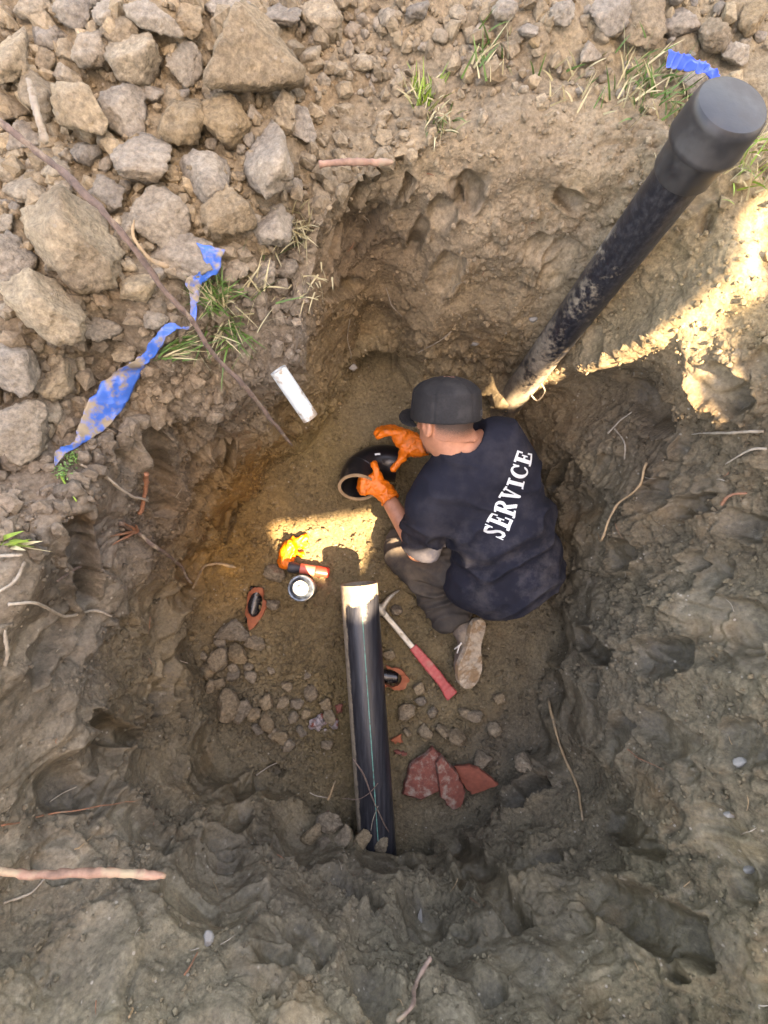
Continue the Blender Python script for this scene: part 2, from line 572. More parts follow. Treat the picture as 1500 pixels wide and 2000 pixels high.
# bucket-tooth gouges: start and end of the scrape (photograph pixels), half width in metres, depth
GOUGES = [
    (262, 850, 245, 925, .030, .030), (292, 835, 328, 1000, .042, .040), (392, 1010, 432, 955, .024, .028), (480, 985, 452, 1065, .028, .032),
    (150, 1010, 172, 1180, .034, .040), (60, 1330, 140, 1205, .040, .036), (180, 1400, 285, 1440, .026, .030), (325, 1185, 385, 1120, .030, .026),
    (335, 1280, 312, 1395, .026, .026), (352, 1330, 372, 1405, .022, .024), (430, 1565, 545, 1500, .030, .022), (215, 1575, 335, 1645, .048, .030),
    (485, 1560, 450, 1615, .034, .026), (640, 1690, 735, 1765, .040, .034), (790, 1735, 850, 1835, .045, .020), (880, 1640, 1020, 1815, .040, .042),
    (1140, 1735, 1385, 1850, .050, .050), (1180, 1600, 1275, 1640, .034, .030), (1120, 1240, 1190, 1285, .036, .036), (1240, 1285, 1350, 1280, .044, .034),
    (1310, 1190, 1495, 1222, .052, .022), (1350, 1590, 1500, 1700, .050, .024), (1410, 1465, 1500, 1440, .044, .022), (1230, 985, 1300, 955, .034, .030),
    (1180, 1090, 1240, 1075, .038, .034), (1330, 1105, 1372, 1090, .024, .028), (1180, 1490, 1222, 1400, .032, .026), (1245, 1400, 1345, 1470, .042, .026),
    (965, 1575, 1065, 1525, .040, .050), (622, 560, 735, 335, .016, .030), (690, 520, 800, 345, .014, .026), (850, 575, 885, 505, .036, .024),
    (560, 1800, 640, 1870, .036, .022), (90, 1500, 190, 1560, .040, .020), (700, 1900, 760, 1990, .040, .020), (1180, 800, 1300, 830, .045, .055),
    (1350, 720, 1450, 800, .040, .034), (1100, 890, 1070, 960, .024, .022), (940, 330, 900, 420, .030, .024), (1060, 560, 1120, 470, .030, .020),
    (400, 870, 380, 960, .026, .028), (455, 860, 440, 930, .014, .030), (80, 1640, 170, 1690, .034, .018), (1000, 1700, 1090, 1660, .030, .026),
    (300, 1720, 420, 1790, .040, .016), (1290, 1000, 1390, 980, .026, .026), (1400, 1010, 1490, 1040, .030, .030), (530, 1620, 600, 1690, .026, .022)]
smear = np.zeros(len(GV))
# scallops: bite beside bite of the digging bucket, ridges left standing between them
_w = np.where(wallness > 0.02)[0]
_q = (GV[_w] + 0.055 * np.stack([fbm(GV[_w], 4, 3, 80 + k) for k in range(3)], 1)) / np.array([0.20, 0.20, 0.34])
_d1, _d2, _cv = worley(_q, 1.0, 77, True)
_reg = 0.35 + 0.65 * smooth01(1.75, 2.1, THV[_w]) + 0.65 * (1 - smooth01(0.2, 0.5, THV[_w]))
_reg = np.clip(_reg, 0, 1) * wallness[_w]
_dd = np.minimum(_d1, 0.62 - 0.10 * np.exp(-(_d2 - _d1) / 0.10))               # ridges are worn round
GV[_w] += GN0[_w] * (0.16 * (_dd ** 2 - 0.16) * _reg * (0.35 + 0.65 * smooth01(-0.3, 0.3, fbm(GV[_w], 2.2, 2, 90))))[:, None]
smear[_w] = 0.80 * (_cv > 0.42) * smooth01(0.02, 0.14, _d2 - _d1) * np.clip(_reg, 0, 1)
_g = np.random.default_rng(21)
for _ in range(60):                                    # and smaller scrapes all over the cut faces
    _x, _y = _g.uniform(20, 1480), _g.uniform(400, 1980)
    if 420 < _x < 1120 and 660 < _y < 1640: continue
    _a = _g.uniform(0, 6.28); _l = _g.uniform(30, 90)
    GOUGES.append((_x, _y, _x + _l * math.cos(_a), _y + _l * math.sin(_a), _g.uniform(.018, .036), _g.uniform(.014, .026)))
for gx0, gy0, gx1, gy1, hw, dep in GOUGES:
    dep *= 1.75; hw *= 1.3
    ia, ib = wall_at(gx0, gy0), wall_at(gx1, gy1)
    A, Bp = GV[ia], GV[ib]
    n = unit(GN0[ia] + GN0[ib])
    ax = Bp - A; ln = np.linalg.norm(ax); ax /= ln
    ax = unit(ax - n * (ax @ n)); side = np.cross(n, ax)
    d = GV - A
    c = np.where((np.abs(d).max(1) < ln + 0.15))[0]
    d = d[c]
    s = d @ ax; w = d @ side; hgt = d @ n
    wob = 0.16 * hw * vnoise(GV[c] * 38, 5)
    wide = hw * (0.72 + 0.28 * np.sin(np.clip(s / ln, 0, 1) * math.pi)) + wob
    cross = np.clip(1 - (np.abs(w) / wide) ** 4, 0, 1)
    along = smooth01(-0.012, 0.028, s + wob) * (1 - smooth01(ln - 0.012, ln + 0.008, s + wob))
    k = cross ** 0.7 * along * (np.abs(hgt) < 0.16) * (wallness[c] > 0.02)
    # scraped surface: pushed in and levelled; a lip of soil is squeezed up at the side
    lip = np.exp(-((np.abs(w) - wide * 1.08) / (0.2 * hw)) ** 2) * along * (np.abs(hgt) < 0.16)
    push = dep * k * (0.35 + 0.65 * np.clip(s / ln, 0, 1))
    GV[c] -= GN0[c] * (push - 0.22 * dep * lip * wallness[c])[:, None]
    smear[c] = np.maximum(smear[c], np.clip(k * 1.6, 0, 1))

def push_hole(px, py, rad, depth, dirv, zmax=0.4):
    """a burrow in the wall"""
    c0 = P(px, py, 0.08)
    d = GV - c0
    q = np.sqrt((np.cross(np.broadcast_to(unit(dirv), d.shape), d) ** 2).sum(1)) + 0.012 * vnoise(GV * 30, 2)
    k = smooth01(rad * 1.04, rad * 0.90, q) * ((d @ unit(dirv)) > -0.10) * (GV[:, 2] < zmax) * (wallness > 0.02)
    k = k * (GV[:, 2] > 0.0)
    GV[:] += np.asarray(unit(dirv))[None] * (depth * k)[:, None]
push_hole(735, 712, 0.088, 0.34, (0.02, 1, 0.05), 0.20)
push_hole(750, 1640, 0.120, 0.40, (0.06, -1, 0.0), 0.27)
push_hole(805, 1640, 0.075, 0.34, (0.06, -1, 0.0), 0.24)
# the black pipe drops into a dark gap at the near wall
for _q, _rx, _ry, _dp in (((778, 1652, .05), .030, .030, .20), ((720, 1668, .08), .115, .026, .24), ((640, 1650, .10), .03, .03, .12)):
    _d = GV - P(*_q)
    _e = np.sqrt((_d[:, 0] / _rx) ** 2 + (_d[:, 1] / _ry) ** 2) + 0.32 * fbm(GV, 24, 3, 6)
    GV[:, 2] -= _dp * smooth01(1.12, 0.88, _e) * (1 - smooth01(0.10, 0.20, GV[:, 2]))
# brow of soil over the old hole in the back wall
_d = GV - P(735, 668, .24)
GV[:, 1] -= 0.075 * np.exp(-(_d[:, 0] / 0.10) ** 2 - (_d[:, 2] / 0.055) ** 2 - (_d[:, 1] / 0.16) ** 2) * wallness

# the bank is cut back behind the standing pipe
_sb, _st = P(985, 800, .04), P(1424, 214, 1.27)
_ax = _st - _sb
_t = np.clip(((GV - _sb) @ _ax) / (_ax @ _ax), 0, 1)
_dv = GV - _sb - _t[:, None] * _ax
_out = np.stack([np.cos(THV), np.sin(THV), 0 * THV], 1)
_dist = np.linalg.norm(_dv - _out * (_dv * _out).sum(1)[:, None], axis=1)     # sideways distance from the pipe
_rad = (_dv * _out).sum(1)
_thr = -0.018 + 0.074 * smooth01(0.15, 0.75, _t)                                # its foot is half buried
_k = smooth01(0.12, 0.045, _dist) * (_rad < _thr) * (_rad > -0.30) * (wallness > 0.02)
GV += _out * (np.clip(_thr - _rad, 0, 0.3) * _k)[:, None]
# hollow in the right bank below the standing pipe
for _q, _d in (((1060, 790, .28), .07), ((1120, 800, .42), .09), ((1190, 800, .55), .09), ((1260, 770, .68), .07), ((1110, 740, .45), .05)):
    _w = np.exp(-((GV - P(*_q)) ** 2).sum(1) / 0.11 ** 2) * wallness
    GV += _out * (_d * _w)[:, None]
# a ridge runs from the right bank down to the foot of the standing pipe
_rp = np.array([GV[wall_at(*q)] for q in ((1500, 470), (1420, 530), (1340, 610), (1270, 655), (1190, 690), (1110, 725), (1045, 755), (985, 785))])
for _ in range(2):
    _rp[1:-1] = (_rp[:-2] + 2 * _rp[1:-1] + _rp[2:]) / 4
_dm = np.full(len(GV), 9.0)
for _a, _b in zip(_rp[:-1], _rp[1:]):
    _ab = _b - _a
    _tt = np.clip(((GV - _a) @ _ab) / (_ab @ _ab), 0, 1)
    _dm = np.minimum(_dm, np.linalg.norm(GV - _a - _tt[:, None] * _ab, axis=1))
_rw = np.exp(-(_dm / 0.055) ** 2) * smooth01(0, 0.3, wallness)
GV += (-_out * 0.065 + np.array([0, 0, 0.030])) * _rw[:, None]
smear = np.maximum(smear, 0.55 * _rw)
# crumbs, cracks and grains
nb = np.where(near)[0]
calm = 1 - 0.45 * smooth01(0.9, 1.2, THV[nb]) * (1 - smooth01(1.75, 1.9, THV[nb])) * smooth01(0.25, 0.5, GV[nb, 2])
amp = calm * (0.32 + 0.68 * wallness[nb] + 0.35 * topness[nb]) * (1 - 0.88 * smear[nb]) * fade[nb]
patch = 0.22 + 0.78 * smooth01(-0.2, 0.3, fbm(GV[nb], 5.0, 2, 31))
wv_ = 0.014 * np.stack([vnoise(GV[nb] * 25, k) for k in (1, 2, 3)], 1)
d1, d2, cv = worley(GV[nb] + wv_, 15.0, 4, True)
crumb = (cv - 0.42) * 0.030 * smooth01(0.02, 0.22, d2 - d1) + (0.5 - d1) * 0.012 - 0.008 * np.exp(-((d2 - d1) / 0.06) ** 2)
e1, e2, cv = worley(GV[nb] + 0.5 * wv_, 38.0, 8, True)
crumb2 = (cv - 0.40) * 0.018 * smooth01(0.02, 0.20, e2 - e1) + (0.5 - e1) * 0.007
e1, e2, cv = worley(GV[nb] + 0.2 * wv_, 92.0, 15, True)
crumb2 = crumb2 + (cv - 0.35) * 0.0075 * smooth01(0.02, 0.22, e2 - e1)
fn_ = fbm(GV[nb], 30.0, 3, 12) * 0.010
GV[nb] += GN0[nb] * (amp * patch * (crumb + crumb2) + amp * fn_ )[:, None]
# the floor stays below the tools that lie on it
GV[:, 2] = np.where((ROW < NFL - 6) & (GV[:, 2] > 0.012), 0.012 + 0.25 * (GV[:, 2] - 0.012), GV[:, 2])

# soil colours by place: dry topsoil, humus under the turf, grey loam, yellow and rusty clay
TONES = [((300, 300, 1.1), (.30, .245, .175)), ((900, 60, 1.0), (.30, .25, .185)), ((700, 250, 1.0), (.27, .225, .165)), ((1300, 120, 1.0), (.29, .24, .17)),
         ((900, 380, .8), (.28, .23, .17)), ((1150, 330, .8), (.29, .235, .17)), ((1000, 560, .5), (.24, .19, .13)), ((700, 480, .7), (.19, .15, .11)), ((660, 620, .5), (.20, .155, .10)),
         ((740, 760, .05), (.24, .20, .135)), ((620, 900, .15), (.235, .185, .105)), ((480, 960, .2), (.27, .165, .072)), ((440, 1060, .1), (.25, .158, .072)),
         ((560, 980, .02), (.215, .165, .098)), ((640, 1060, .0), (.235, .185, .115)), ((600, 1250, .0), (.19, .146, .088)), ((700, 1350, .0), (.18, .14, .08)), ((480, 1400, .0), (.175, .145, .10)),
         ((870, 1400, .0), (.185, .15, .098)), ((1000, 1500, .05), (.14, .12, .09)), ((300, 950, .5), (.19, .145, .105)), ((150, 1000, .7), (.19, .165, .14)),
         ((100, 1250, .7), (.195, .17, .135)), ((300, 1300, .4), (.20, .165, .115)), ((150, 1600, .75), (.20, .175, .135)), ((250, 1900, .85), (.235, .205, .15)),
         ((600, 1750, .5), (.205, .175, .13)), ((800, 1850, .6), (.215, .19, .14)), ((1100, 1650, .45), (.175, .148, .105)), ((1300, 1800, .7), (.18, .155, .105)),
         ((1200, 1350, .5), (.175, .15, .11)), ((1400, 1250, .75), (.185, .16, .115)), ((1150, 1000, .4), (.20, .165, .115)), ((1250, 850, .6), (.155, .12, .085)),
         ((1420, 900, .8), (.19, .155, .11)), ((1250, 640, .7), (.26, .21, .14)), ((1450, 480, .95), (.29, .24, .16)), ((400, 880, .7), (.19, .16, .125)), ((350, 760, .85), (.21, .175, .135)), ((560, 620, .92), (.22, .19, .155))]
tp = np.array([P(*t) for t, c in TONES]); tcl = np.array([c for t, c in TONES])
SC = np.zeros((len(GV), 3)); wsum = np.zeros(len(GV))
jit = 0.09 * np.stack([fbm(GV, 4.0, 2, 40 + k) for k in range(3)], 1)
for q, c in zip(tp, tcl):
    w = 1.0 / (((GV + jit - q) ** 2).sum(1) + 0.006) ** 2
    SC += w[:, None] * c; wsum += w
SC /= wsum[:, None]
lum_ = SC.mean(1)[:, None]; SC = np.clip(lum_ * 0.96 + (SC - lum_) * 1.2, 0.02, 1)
SC *= (1 - 0.20 * floorness)[:, None]                     # the floor is a darker tone
SC *= (1 - 0.20 * wallness * (1 - smooth01(0.3, 0.7, THV) * (1 - smooth01(1.7, 2.2, THV))))[:, None]   # shade painted into the cut clay for contrast; the far bank stays paler
streak = fbm(GV * np.array([1, 1, 2.4]), 6.0, 4, 50)
SC *= (1 + 0.22 * streak)[:, None]
SC *= (1 - 0.42 * smear * smooth01(-0.4, 0.3, fbm(GV, 7, 2, 70)))[:, None]      # freshly cut soil is still damp

faces = []
i, j = np.meshgrid(np.arange(NR - 1), np.arange(NA), indexing='ij')
a = (i * NA + j).ravel(); b = (i * NA + (j + 1) % NA).ravel()
quads = np.stack([a, a + NA, b + NA, b], 1)
GALL = np.vstack([GV, GV[:NA].mean(0)])
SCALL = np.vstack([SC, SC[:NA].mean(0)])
fan = np.stack([np.full(NA, len(GV)), np.arange(NA), (np.arange(NA) + 1) % NA], 1)
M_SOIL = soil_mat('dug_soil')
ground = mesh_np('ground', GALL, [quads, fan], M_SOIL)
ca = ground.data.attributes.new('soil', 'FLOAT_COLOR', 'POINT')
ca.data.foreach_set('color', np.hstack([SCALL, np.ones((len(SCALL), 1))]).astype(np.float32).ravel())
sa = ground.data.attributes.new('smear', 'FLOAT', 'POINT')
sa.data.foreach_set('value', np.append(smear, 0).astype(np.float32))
tag(ground, 'bare dug earth with a pit, gouged walls and crumbly banks', kind='structure')
GNF = vnormals(GALL, [quads, fan])[:-1]
GPX, GPY = proj(GV)
NEAR_I = np.where(near)[0]

def surf(px, py, lift=0.0):
    """soil surface at a photograph pixel: point and normal"""
    c = NEAR_I[(np.abs(GPX[NEAR_I] - px) < 10) & (np.abs(GPY[NEAR_I] - py) < 10)]
    if len(c) == 0:
        k = NEAR_I[np.argmin((GPX[NEAR_I] - px) ** 2 + (GPY[NEAR_I] - py) ** 2)]
    else:
        k = c[np.argmax(GV[c, 2] - 0.006 * np.hypot(GPX[c] - px, GPY[c] - py))]
    n = GNF[k]
    p = P(px, py, GV[k, 2])
    return p + n * lift, n

# an added wall, out of view, blocks the sun; its gaps shape the sunlit patches
az = unit([SUN_DIR[0], SUN_DIR[1], 0]); lat = np.array([-az[1], az[0], 0.0])
WALL_D = 3.1
def on_wall(p):
    """where the sunbeam through a point crosses the wall (metres along it, height)"""
    t = (WALL_D - p @ az) / (SUN_DIR @ az)
    q = p + SUN_DIR * t
    return float(q @ lat), float(q[2])
_bu, _bv = proj(BASE.reshape(-1, 3))
def base_pt(px, py):
    c = NEAR_I[(np.abs(_bu[NEAR_I] - px) < 14) & (np.abs(_bv[NEAR_I] - py) < 14)]
    B_ = BASE.reshape(-1, 3)
    z = B_[c[np.argmax(B_[c, 2] - 0.006 * np.hypot(_bu[c] - px, _bv[c] - py))], 2] if len(c) else 1.0
    return P(px, py, z)
def gap(pts):
    return [on_wall(base_pt(*q)) if len(q) == 2 else on_wall(P(*q)) for q in pts]
def slit(keys):
    """a long gap: centre line by the places it lights, half widths in metres on the wall"""
    c = np.array([on_wall(base_pt(*q) * 0.4 + surf(*q)[0] * 0.6) for q, w in keys])
    for _ in range(3):
        c[1:-1] = (c[:-2] + 2 * c[1:-1] + c[2:]) / 4
    t = np.gradient(c, axis=0); t /= np.linalg.norm(t, axis=1)[:, None]
    n = np.stack([-t[:, 1], t[:, 0]], 1) * np.array([w for q, w in keys])[:, None]
    return [tuple(map(float, q)) for q in np.vstack([c + n, (c - n)[::-1]])]
SUNLIT_POLYS = [
    gap([(518, 1022, 0), (530, 1012, 0), (610, 1003, 0), (700, 990, 0), (770, 962, 0), (800, 975, 0), (770, 1020, 0), (724, 1040, 0), (718, 1075, 0), (702, 1112, 0), (640, 1128, 0), (600, 1122, 0), (566, 1108, 0), (540, 1062, 0)]),
    gap([(408, 1106, 0.03), (425, 1098, 0.03), (468, 1106, 0.03), (462, 1118, 0.03), (430, 1112, 0.03)]),
    slit([((1530, 375), .075), ((1450, 430), .065), ((1390, 520), .052), ((1330, 592), .048), ((1270, 648), .05), ((1190, 682), .05), ((1110, 718), .05), ((1050, 745), .05), ((1000, 772), .05), ((950, 782), .05)]),
]
# ------------------------------------------------------------------ the kneeling worker
M_SKIN = plain('skin', (0.44, 0.195, 0.115), 0.5, 0.16, 40, 0.12, 0.001)
def hair_mat():
    m, nt, N, L, B = new_mat('cropped_hair')
    tc = N.new('ShaderNodeTexCoord').outputs['Object']
    a_ = N.new('ShaderNodeAttribute'); a_.attribute_name = 'length'
    f = n_math(N, L, 'ADD', a_.outputs['Fac'], n_math(N, L, 'MULTIPLY', n_math(N, L, 'SUBTRACT', n_noise(N, L, tc, 420, 3, 0.7), 0.5), 1.1))
    c = n_mix(N, L, (0.42, 0.19, 0.115), (0.075, 0.048, 0.036), n_ramp(N, L, f, [(0.15, 0.0), (0.85, 1.0)]))
    L.new(c, B.inputs['Base Color']); B.inputs['Roughness'].default_value = 0.75
    L.new(n_bump(N, L, n_noise(N, L, tc, 520, 3), 0.5, 0.002), B.inputs['Normal'])
    return m
M_HAIR = hair_mat()
M_CAPF = plain('cap_cloth', (0.011, 0.0105, 0.011), 0.85, 0.3, 160, 0.25, 0.001, dirt=(0.038, 0.036, 0.034), dirt_amt=(0.50, 0.82), dirt_scale=22)
M_GLOVE = plain('orange_nitrile', (0.72, 0.155, 0.010), 0.46, 0.14, 60, 0.35, 0.003, dirt=(0.26, 0.085, 0.03), dirt_amt=(0.55, 0.78), dirt_scale=34)
M_SOLE = plain('shoe_sole', (0.32, 0.26, 0.19), 0.85, 0.25, 60, 0.8, 0.004, dirt=(0.22, 0.14, 0.075), dirt_amt=(0.46, 0.58), dirt_scale=24)
M_SHOE = plain('shoe_upper', (0.12, 0.094, 0.074), 0.85, 0.3, 90, 0.4, 0.002, dirt=(0.28, 0.21, 0.14), dirt_amt=(0.45, 0.7))
M_LACE = plain('shoe_lace', (0.55, 0.52, 0.46), 0.8, 0.2, 200)
M_PRINT = plain('shirt_print', (0.58, 0.62, 0.63), 0.7, 0.14, 150, 0.2, 0.0005)

def cloth(name, col, dust, amt, weave=700):
    m, nt, N, L, B = new_mat(name)
    tc = N.new('ShaderNodeTexCoord').outputs['Object']
    v = n_ramp(N, L, n_noise(N, L, tc, 12, 5, 0.6), [(0.3, 0.78), (0.7, 1.2)])
    c = n_mix(N, L, col, v, 1.0, 'MULTIPLY')
    d = n_ramp(N, L, n_noise(N, L, tc, 9, 7, 0.68), [(amt[0], 0.0), (amt[1], amt[2])])
    a = N.new('ShaderNodeAttribute'); a.attribute_name = 'dust'
    d = n_math(N, L, 'MULTIPLY', d, n_math(N, L, 'ADD', a.outputs['Fac'], 0.12))
    c = n_mix(N, L, c, dust, d)
    L.new(c, B.inputs['Base Color'])
    B.inputs['Roughness'].default_value = 0.92
    B.inputs['Specular IOR Level'].default_value = 0.2
    h = n_math(N, L, 'ADD', n_noise(N, L, tc, weave, 2), n_math(N, L, 'MULTIPLY', n_noise(N, L, tc, 45, 4), 2.0))
    L.new(n_bump(N, L, h, 0.35, 0.0015), B.inputs['Normal'])
    return m
M_SHIRT = cloth('navy_cotton', (0.0115, 0.0128, 0.0205), (0.115, 0.105, 0.105), (0.46, 0.76, 0.7))
M_TROUS = cloth('grey_denim', (0.038, 0.034, 0.031), (0.105, 0.082, 0.060), (0.42, 0.70, 0.85))

J = dict(pelvis=P(985, 1105, .24), waist=P(985, 1035, .36), chest=P(945, 950, .44), neck=P(902, 890, .50), skull=P(868, 818, .55),
         shr=P(972, 868, .49), shl=P(842, 992, .42), elr=P(905, 850, .28), wrr=P(812, 876, .185), ell=P(818, 1072, .19), wrl=P(757, 972, .155),
         hipl=P(930, 1120, .20), kneel=P(790, 1072, .085), ankl=P(902, 1226, .085),
         hipr=P(1020, 1080, .22), kneer=P(905, 985, .10), ankr=P(1010, 1085, .075))

# head frame: up, facing, right
cvec = unit(np.array([0, 0, CAM_Z]) - J['skull'])
hu = unit((-0.04, 0.90, 0.44))
away = unit(-(cvec - hu * (cvec @ hu)))
lft = unit(np.cross(hu, cvec)); lft = lft if lft[0] < 0 else -lft
hf = unit(math.cos(R(47)) * lft + math.sin(R(47)) * away)
hr = np.cross(hf, hu)
HA = np.stack([hr, hf, hu])                    # rows: right, forward, up
HC = J['skull']
def H(x, y, z): return HC + hr * x + hf * y + hu * z

# torso frame
ts = unit(J['neck'] - J['pelvis'])
tr = unit(J['shr'] - J['shl']); tr = unit(tr - ts * (tr @ ts))
tb = np.cross(tr, -ts); tb = tb if tb[2] > 0 else -tb   # out of the back
TA = np.stack([tr, ts, tb])

def torso_sd(p, g):
    d = sd_ell(p, J['chest'] - tb * 0.02, TA, (0.185 + g, 0.165 + g, 0.112 + g))
    d = smin(d, sd_ell(p, J['waist'] - tb * 0.02, TA, (0.158 + g, 0.16 + g, 0.115 + g)), 0.06)
    d = smin(d, sd_ell(p, J['pelvis'] - tb * 0.01, TA, (0.172 + g, 0.135 + g, 0.135 + g)), 0.07)
    d = smin(d, sd_cone(p, J['shl'], J['shr'], 0.058 + g, 0.058 + g), 0.06)
    return d

def body_fn(p):
    d = torso_sd(p, 0.0)
    d = smin(d, sd_cone(p, J['neck'] - hu * 0.03, H(0, -0.012, -0.04), 0.062, 0.056), 0.035)
    hd = sd_ell(p, H(0, -0.008, 0.03), HA, (0.074, 0.094, 0.096))
    hd = smin(hd, sd_ell(p, H(0, 0.028, -0.045), HA, (0.054, 0.058, 0.066)), 0.03)
    hd = smin(hd, sd_cone(p, H(0, 0.092, 0.0), H(0, 0.108, -0.036), 0.010, 0.015), 0.012)     # nose
    hd = smin(hd, sd_cone(p, H(-0.018, 0.082, -0.066), H(0.018, 0.082, -0.066), 0.010, 0.010), 0.008)   # lips
    for s in (-1, 1):
        hd = np.maximum(hd, -(sd_ell(p, H(s * 0.031, 0.093, 0.008), HA, (0.013, 0.012, 0.008))))  # eye sockets
        ear = sd_ell(p, H(s * 0.079, -0.012, -0.012), HA, (0.010, 0.021, 0.034))
        ear = np.maximum(ear, -sd_ell(p, H(s * 0.090, -0.008, -0.010), HA, (0.009, 0.012, 0.022)))
        hd = smin(hd, ear, 0.006)
    d = smin(d, hd, 0.03)
    d = smin(d, smin(sd_cone(p, J['shl'], J['ell'], 0.052, 0.042), sd_cone(p, J['ell'], J['wrl'], 0.043, 0.029), 0.02), 0.03)
    d = smin(d, smin(sd_cone(p, J['shr'], J['elr'], 0.052, 0.042), sd_cone(p, J['elr'], J['wrr'], 0.043, 0.029), 0.02), 0.03)
    for s in 'lr':
        d = smin(d, smin(sd_cone(p, J['hip' + s], J['knee' + s], 0.078, 0.058), sd_cone(p, J['knee' + s], J['ank' + s], 0.056, 0.036), 0.02), 0.03)
    return d
allj = np.array(list(J.values()))
LO, HI = allj.min(0) - [0.12, 0.2, 0.1], allj.max(0) + [0.2, 0.22, 0.16]
V, F = nets(body_fn, LO, HI, 0.0062, 1)
person = mesh_np('person', V, F, M_SKIN)
tag(person, 'kneeling worker in navy shirt, black cap and orange gloves holding a black pipe elbow', 'person')

# cropped hair below the cap
def hair_fn(p):
    q = (p - HC) @ HA.T
    d = sd_ell(p, H(0, -0.008, 0.03), HA, (0.0755, 0.0965, 0.098))
    d = smin(d, sd_cone(p, J['neck'] + hu * 0.035, H(0, -0.012, -0.04), 0.056, 0.0575), 0.03)
    lim = np.maximum(q[..., 1] - (-0.022), -(q[..., 2] + 0.068 - 0.25 * (q[..., 1] + 0.1)))
    return np.maximum(d, lim)
V, F = nets(hair_fn, HC - 0.16, HC + 0.16, 0.0036, 1)
n = vnormals(V, F); V = V + n * (0.0016 * vnoise(V * 420, 3))[:, None]
hair_o = mesh_np('hair', V, F, M_HAIR, parent=person)
q = (V - HC) @ HA.T
at = hair_o.data.attributes.new('length', 'FLOAT', 'POINT')
at.data.foreach_set('value', np.clip((q[:, 2] + 0.068 - 0.25 * (q[:, 1] + 0.1)) / 0.055, 0, 1).astype(np.float32) * smooth01(-0.022, -0.04, q[:, 1]).astype(np.float32))

# cap: crown of six panels, brim, button, eyelets, a small stitched badge at the back
def crown_fn(p):
    q = (p - HC) @ HA.T
    ang = np.arctan2(q[..., 0], q[..., 1])
    d = sd_ell(p, H(0, -0.006, 0.018), HA, (0.092, 0.108, 0.104))
    d = smin(d, sd_box(p, H(0, -0.006, 0.034), HA, (0.088, 0.102, 0.055), 0.05), 0.03) if False else d
    rad = np.sqrt((q[..., 0] / 0.091) ** 2 + ((q[..., 1] + 0.006) / 0.107) ** 2)
    tall = np.maximum((rad - 1) * 0.095, q[..., 2] - 0.115 + 0.03 * rad ** 4)
    d = smin(d, tall, 0.03)
    seam = np.abs(((ang + math.pi / 6) % (math.pi / 3)) - math.pi / 6) * (rad * 0.09)
    d = d + 0.0022 * np.exp(-(seam / 0.0035) ** 2)
    d = np.maximum(d, -(q[..., 2] + 0.000 + 0.03 * q[..., 1]))
    ins = sd_ell(p, H(0, -0.006, 0.0), HA, (0.085, 0.101, 0.075))
    return np.maximum(d, -ins)
V, F = nets(crown_fn, HC - 0.19, HC + 0.19, 0.004, 1)
V += vnormals(V, F) * (0.0022 * fbm(V, 16, 3, 5))[:, None]
cap_o = mesh_np('cap', V, F, M_CAPF, parent=person)
cap_o['label'] = 'faded black flat-brim cap with dusty crown'
def brim_fn(p):
    q = (p - HC) @ HA.T
    sag = 0.004 + 0.028 * (q[..., 0] / 0.09) ** 2
    rad = np.sqrt((q[..., 0] / 0.090) ** 2 + ((q[..., 1] - 0.06) / 0.118) ** 2) - 1
    d = np.maximum(np.abs(q[..., 2] - 0.012 + sag) - 0.0024, rad * 0.09)
    d = np.maximum(d, -(np.sqrt((q[..., 0] / 0.086) ** 2 + ((q[..., 1] + 0.006) / 0.102) ** 2) - 1) * 0.09)
    return np.maximum(d, 0.03 - q[..., 1])
V, F = nets(brim_fn, HC - 0.24, HC + 0.24, 0.0034, 1)
mesh_np('brim', V, F, M_CAPF, parent=cap_o)
V, F = tube(np.array([H(0, -0.006, 0.119), H(0, -0.006, 0.126)]), [0.008, 0.005], 12)
mesh_np('button', V, F, M_CAPF, parent=cap_o)
CAPT = BVHTree.FromPolygons([v.co.copy() for v in cap_o.data.vertices], [tuple(p.vertices) for p in cap_o.data.polygons])
def on_cap(x, y, z):
    a = H(x, y, z); o = H(0, -0.006, z)
    hit = CAPT.ray_cast(Vector(a + (a - o) * 2), Vector(unit(o - a)))
    return np.array(hit[0]) if hit[0] is not None else a
M_BADGE = plain('badge_stitching', (0.085, 0.082, 0.08), 0.8, 0.2, 200)
pts = []
for u in np.linspace(0, 1, 40, endpoint=False) * 4:
    k = int(u); f_ = u - k
    c = [(-1, -1), (1, -1), (1, 1), (-1, 1), (-1, -1)]
    gx = c[k][0] * (1 - f_) + c[k + 1][0] * f_; gz = c[k][1] * (1 - f_) + c[k + 1][1] * f_
    th_ = R(-128) + gx * 0.13
    pts.append(on_cap(-0.09 * math.cos(th_) * 1.0 if False else 0.10 * math.cos(R(-62) + gx * 0.13), 0.115 * math.sin(R(-62) + gx * 0.13), 0.026 + gz * 0.0075))
pts = np.array(pts + pts[:1])
V, F = tube(pts, 0.0011, 6); mesh_np('stitched_badge', V, F, M_BADGE, parent=cap_o)
for k in range(6):
    a_ = k * math.pi / 3
    q = on_cap(0.09 * math.sin(a_), 0.09 * math.cos(a_), 0.085)
    V, F = tube(np.array([q - unit(q - H(0, 0, 0.02)) * 0.002, q + unit(q - H(0, 0, 0.02)) * 0.0012]), 0.0032, 10)
    mesh_np('eyelet', V, F, M_CAPF, parent=cap_o)

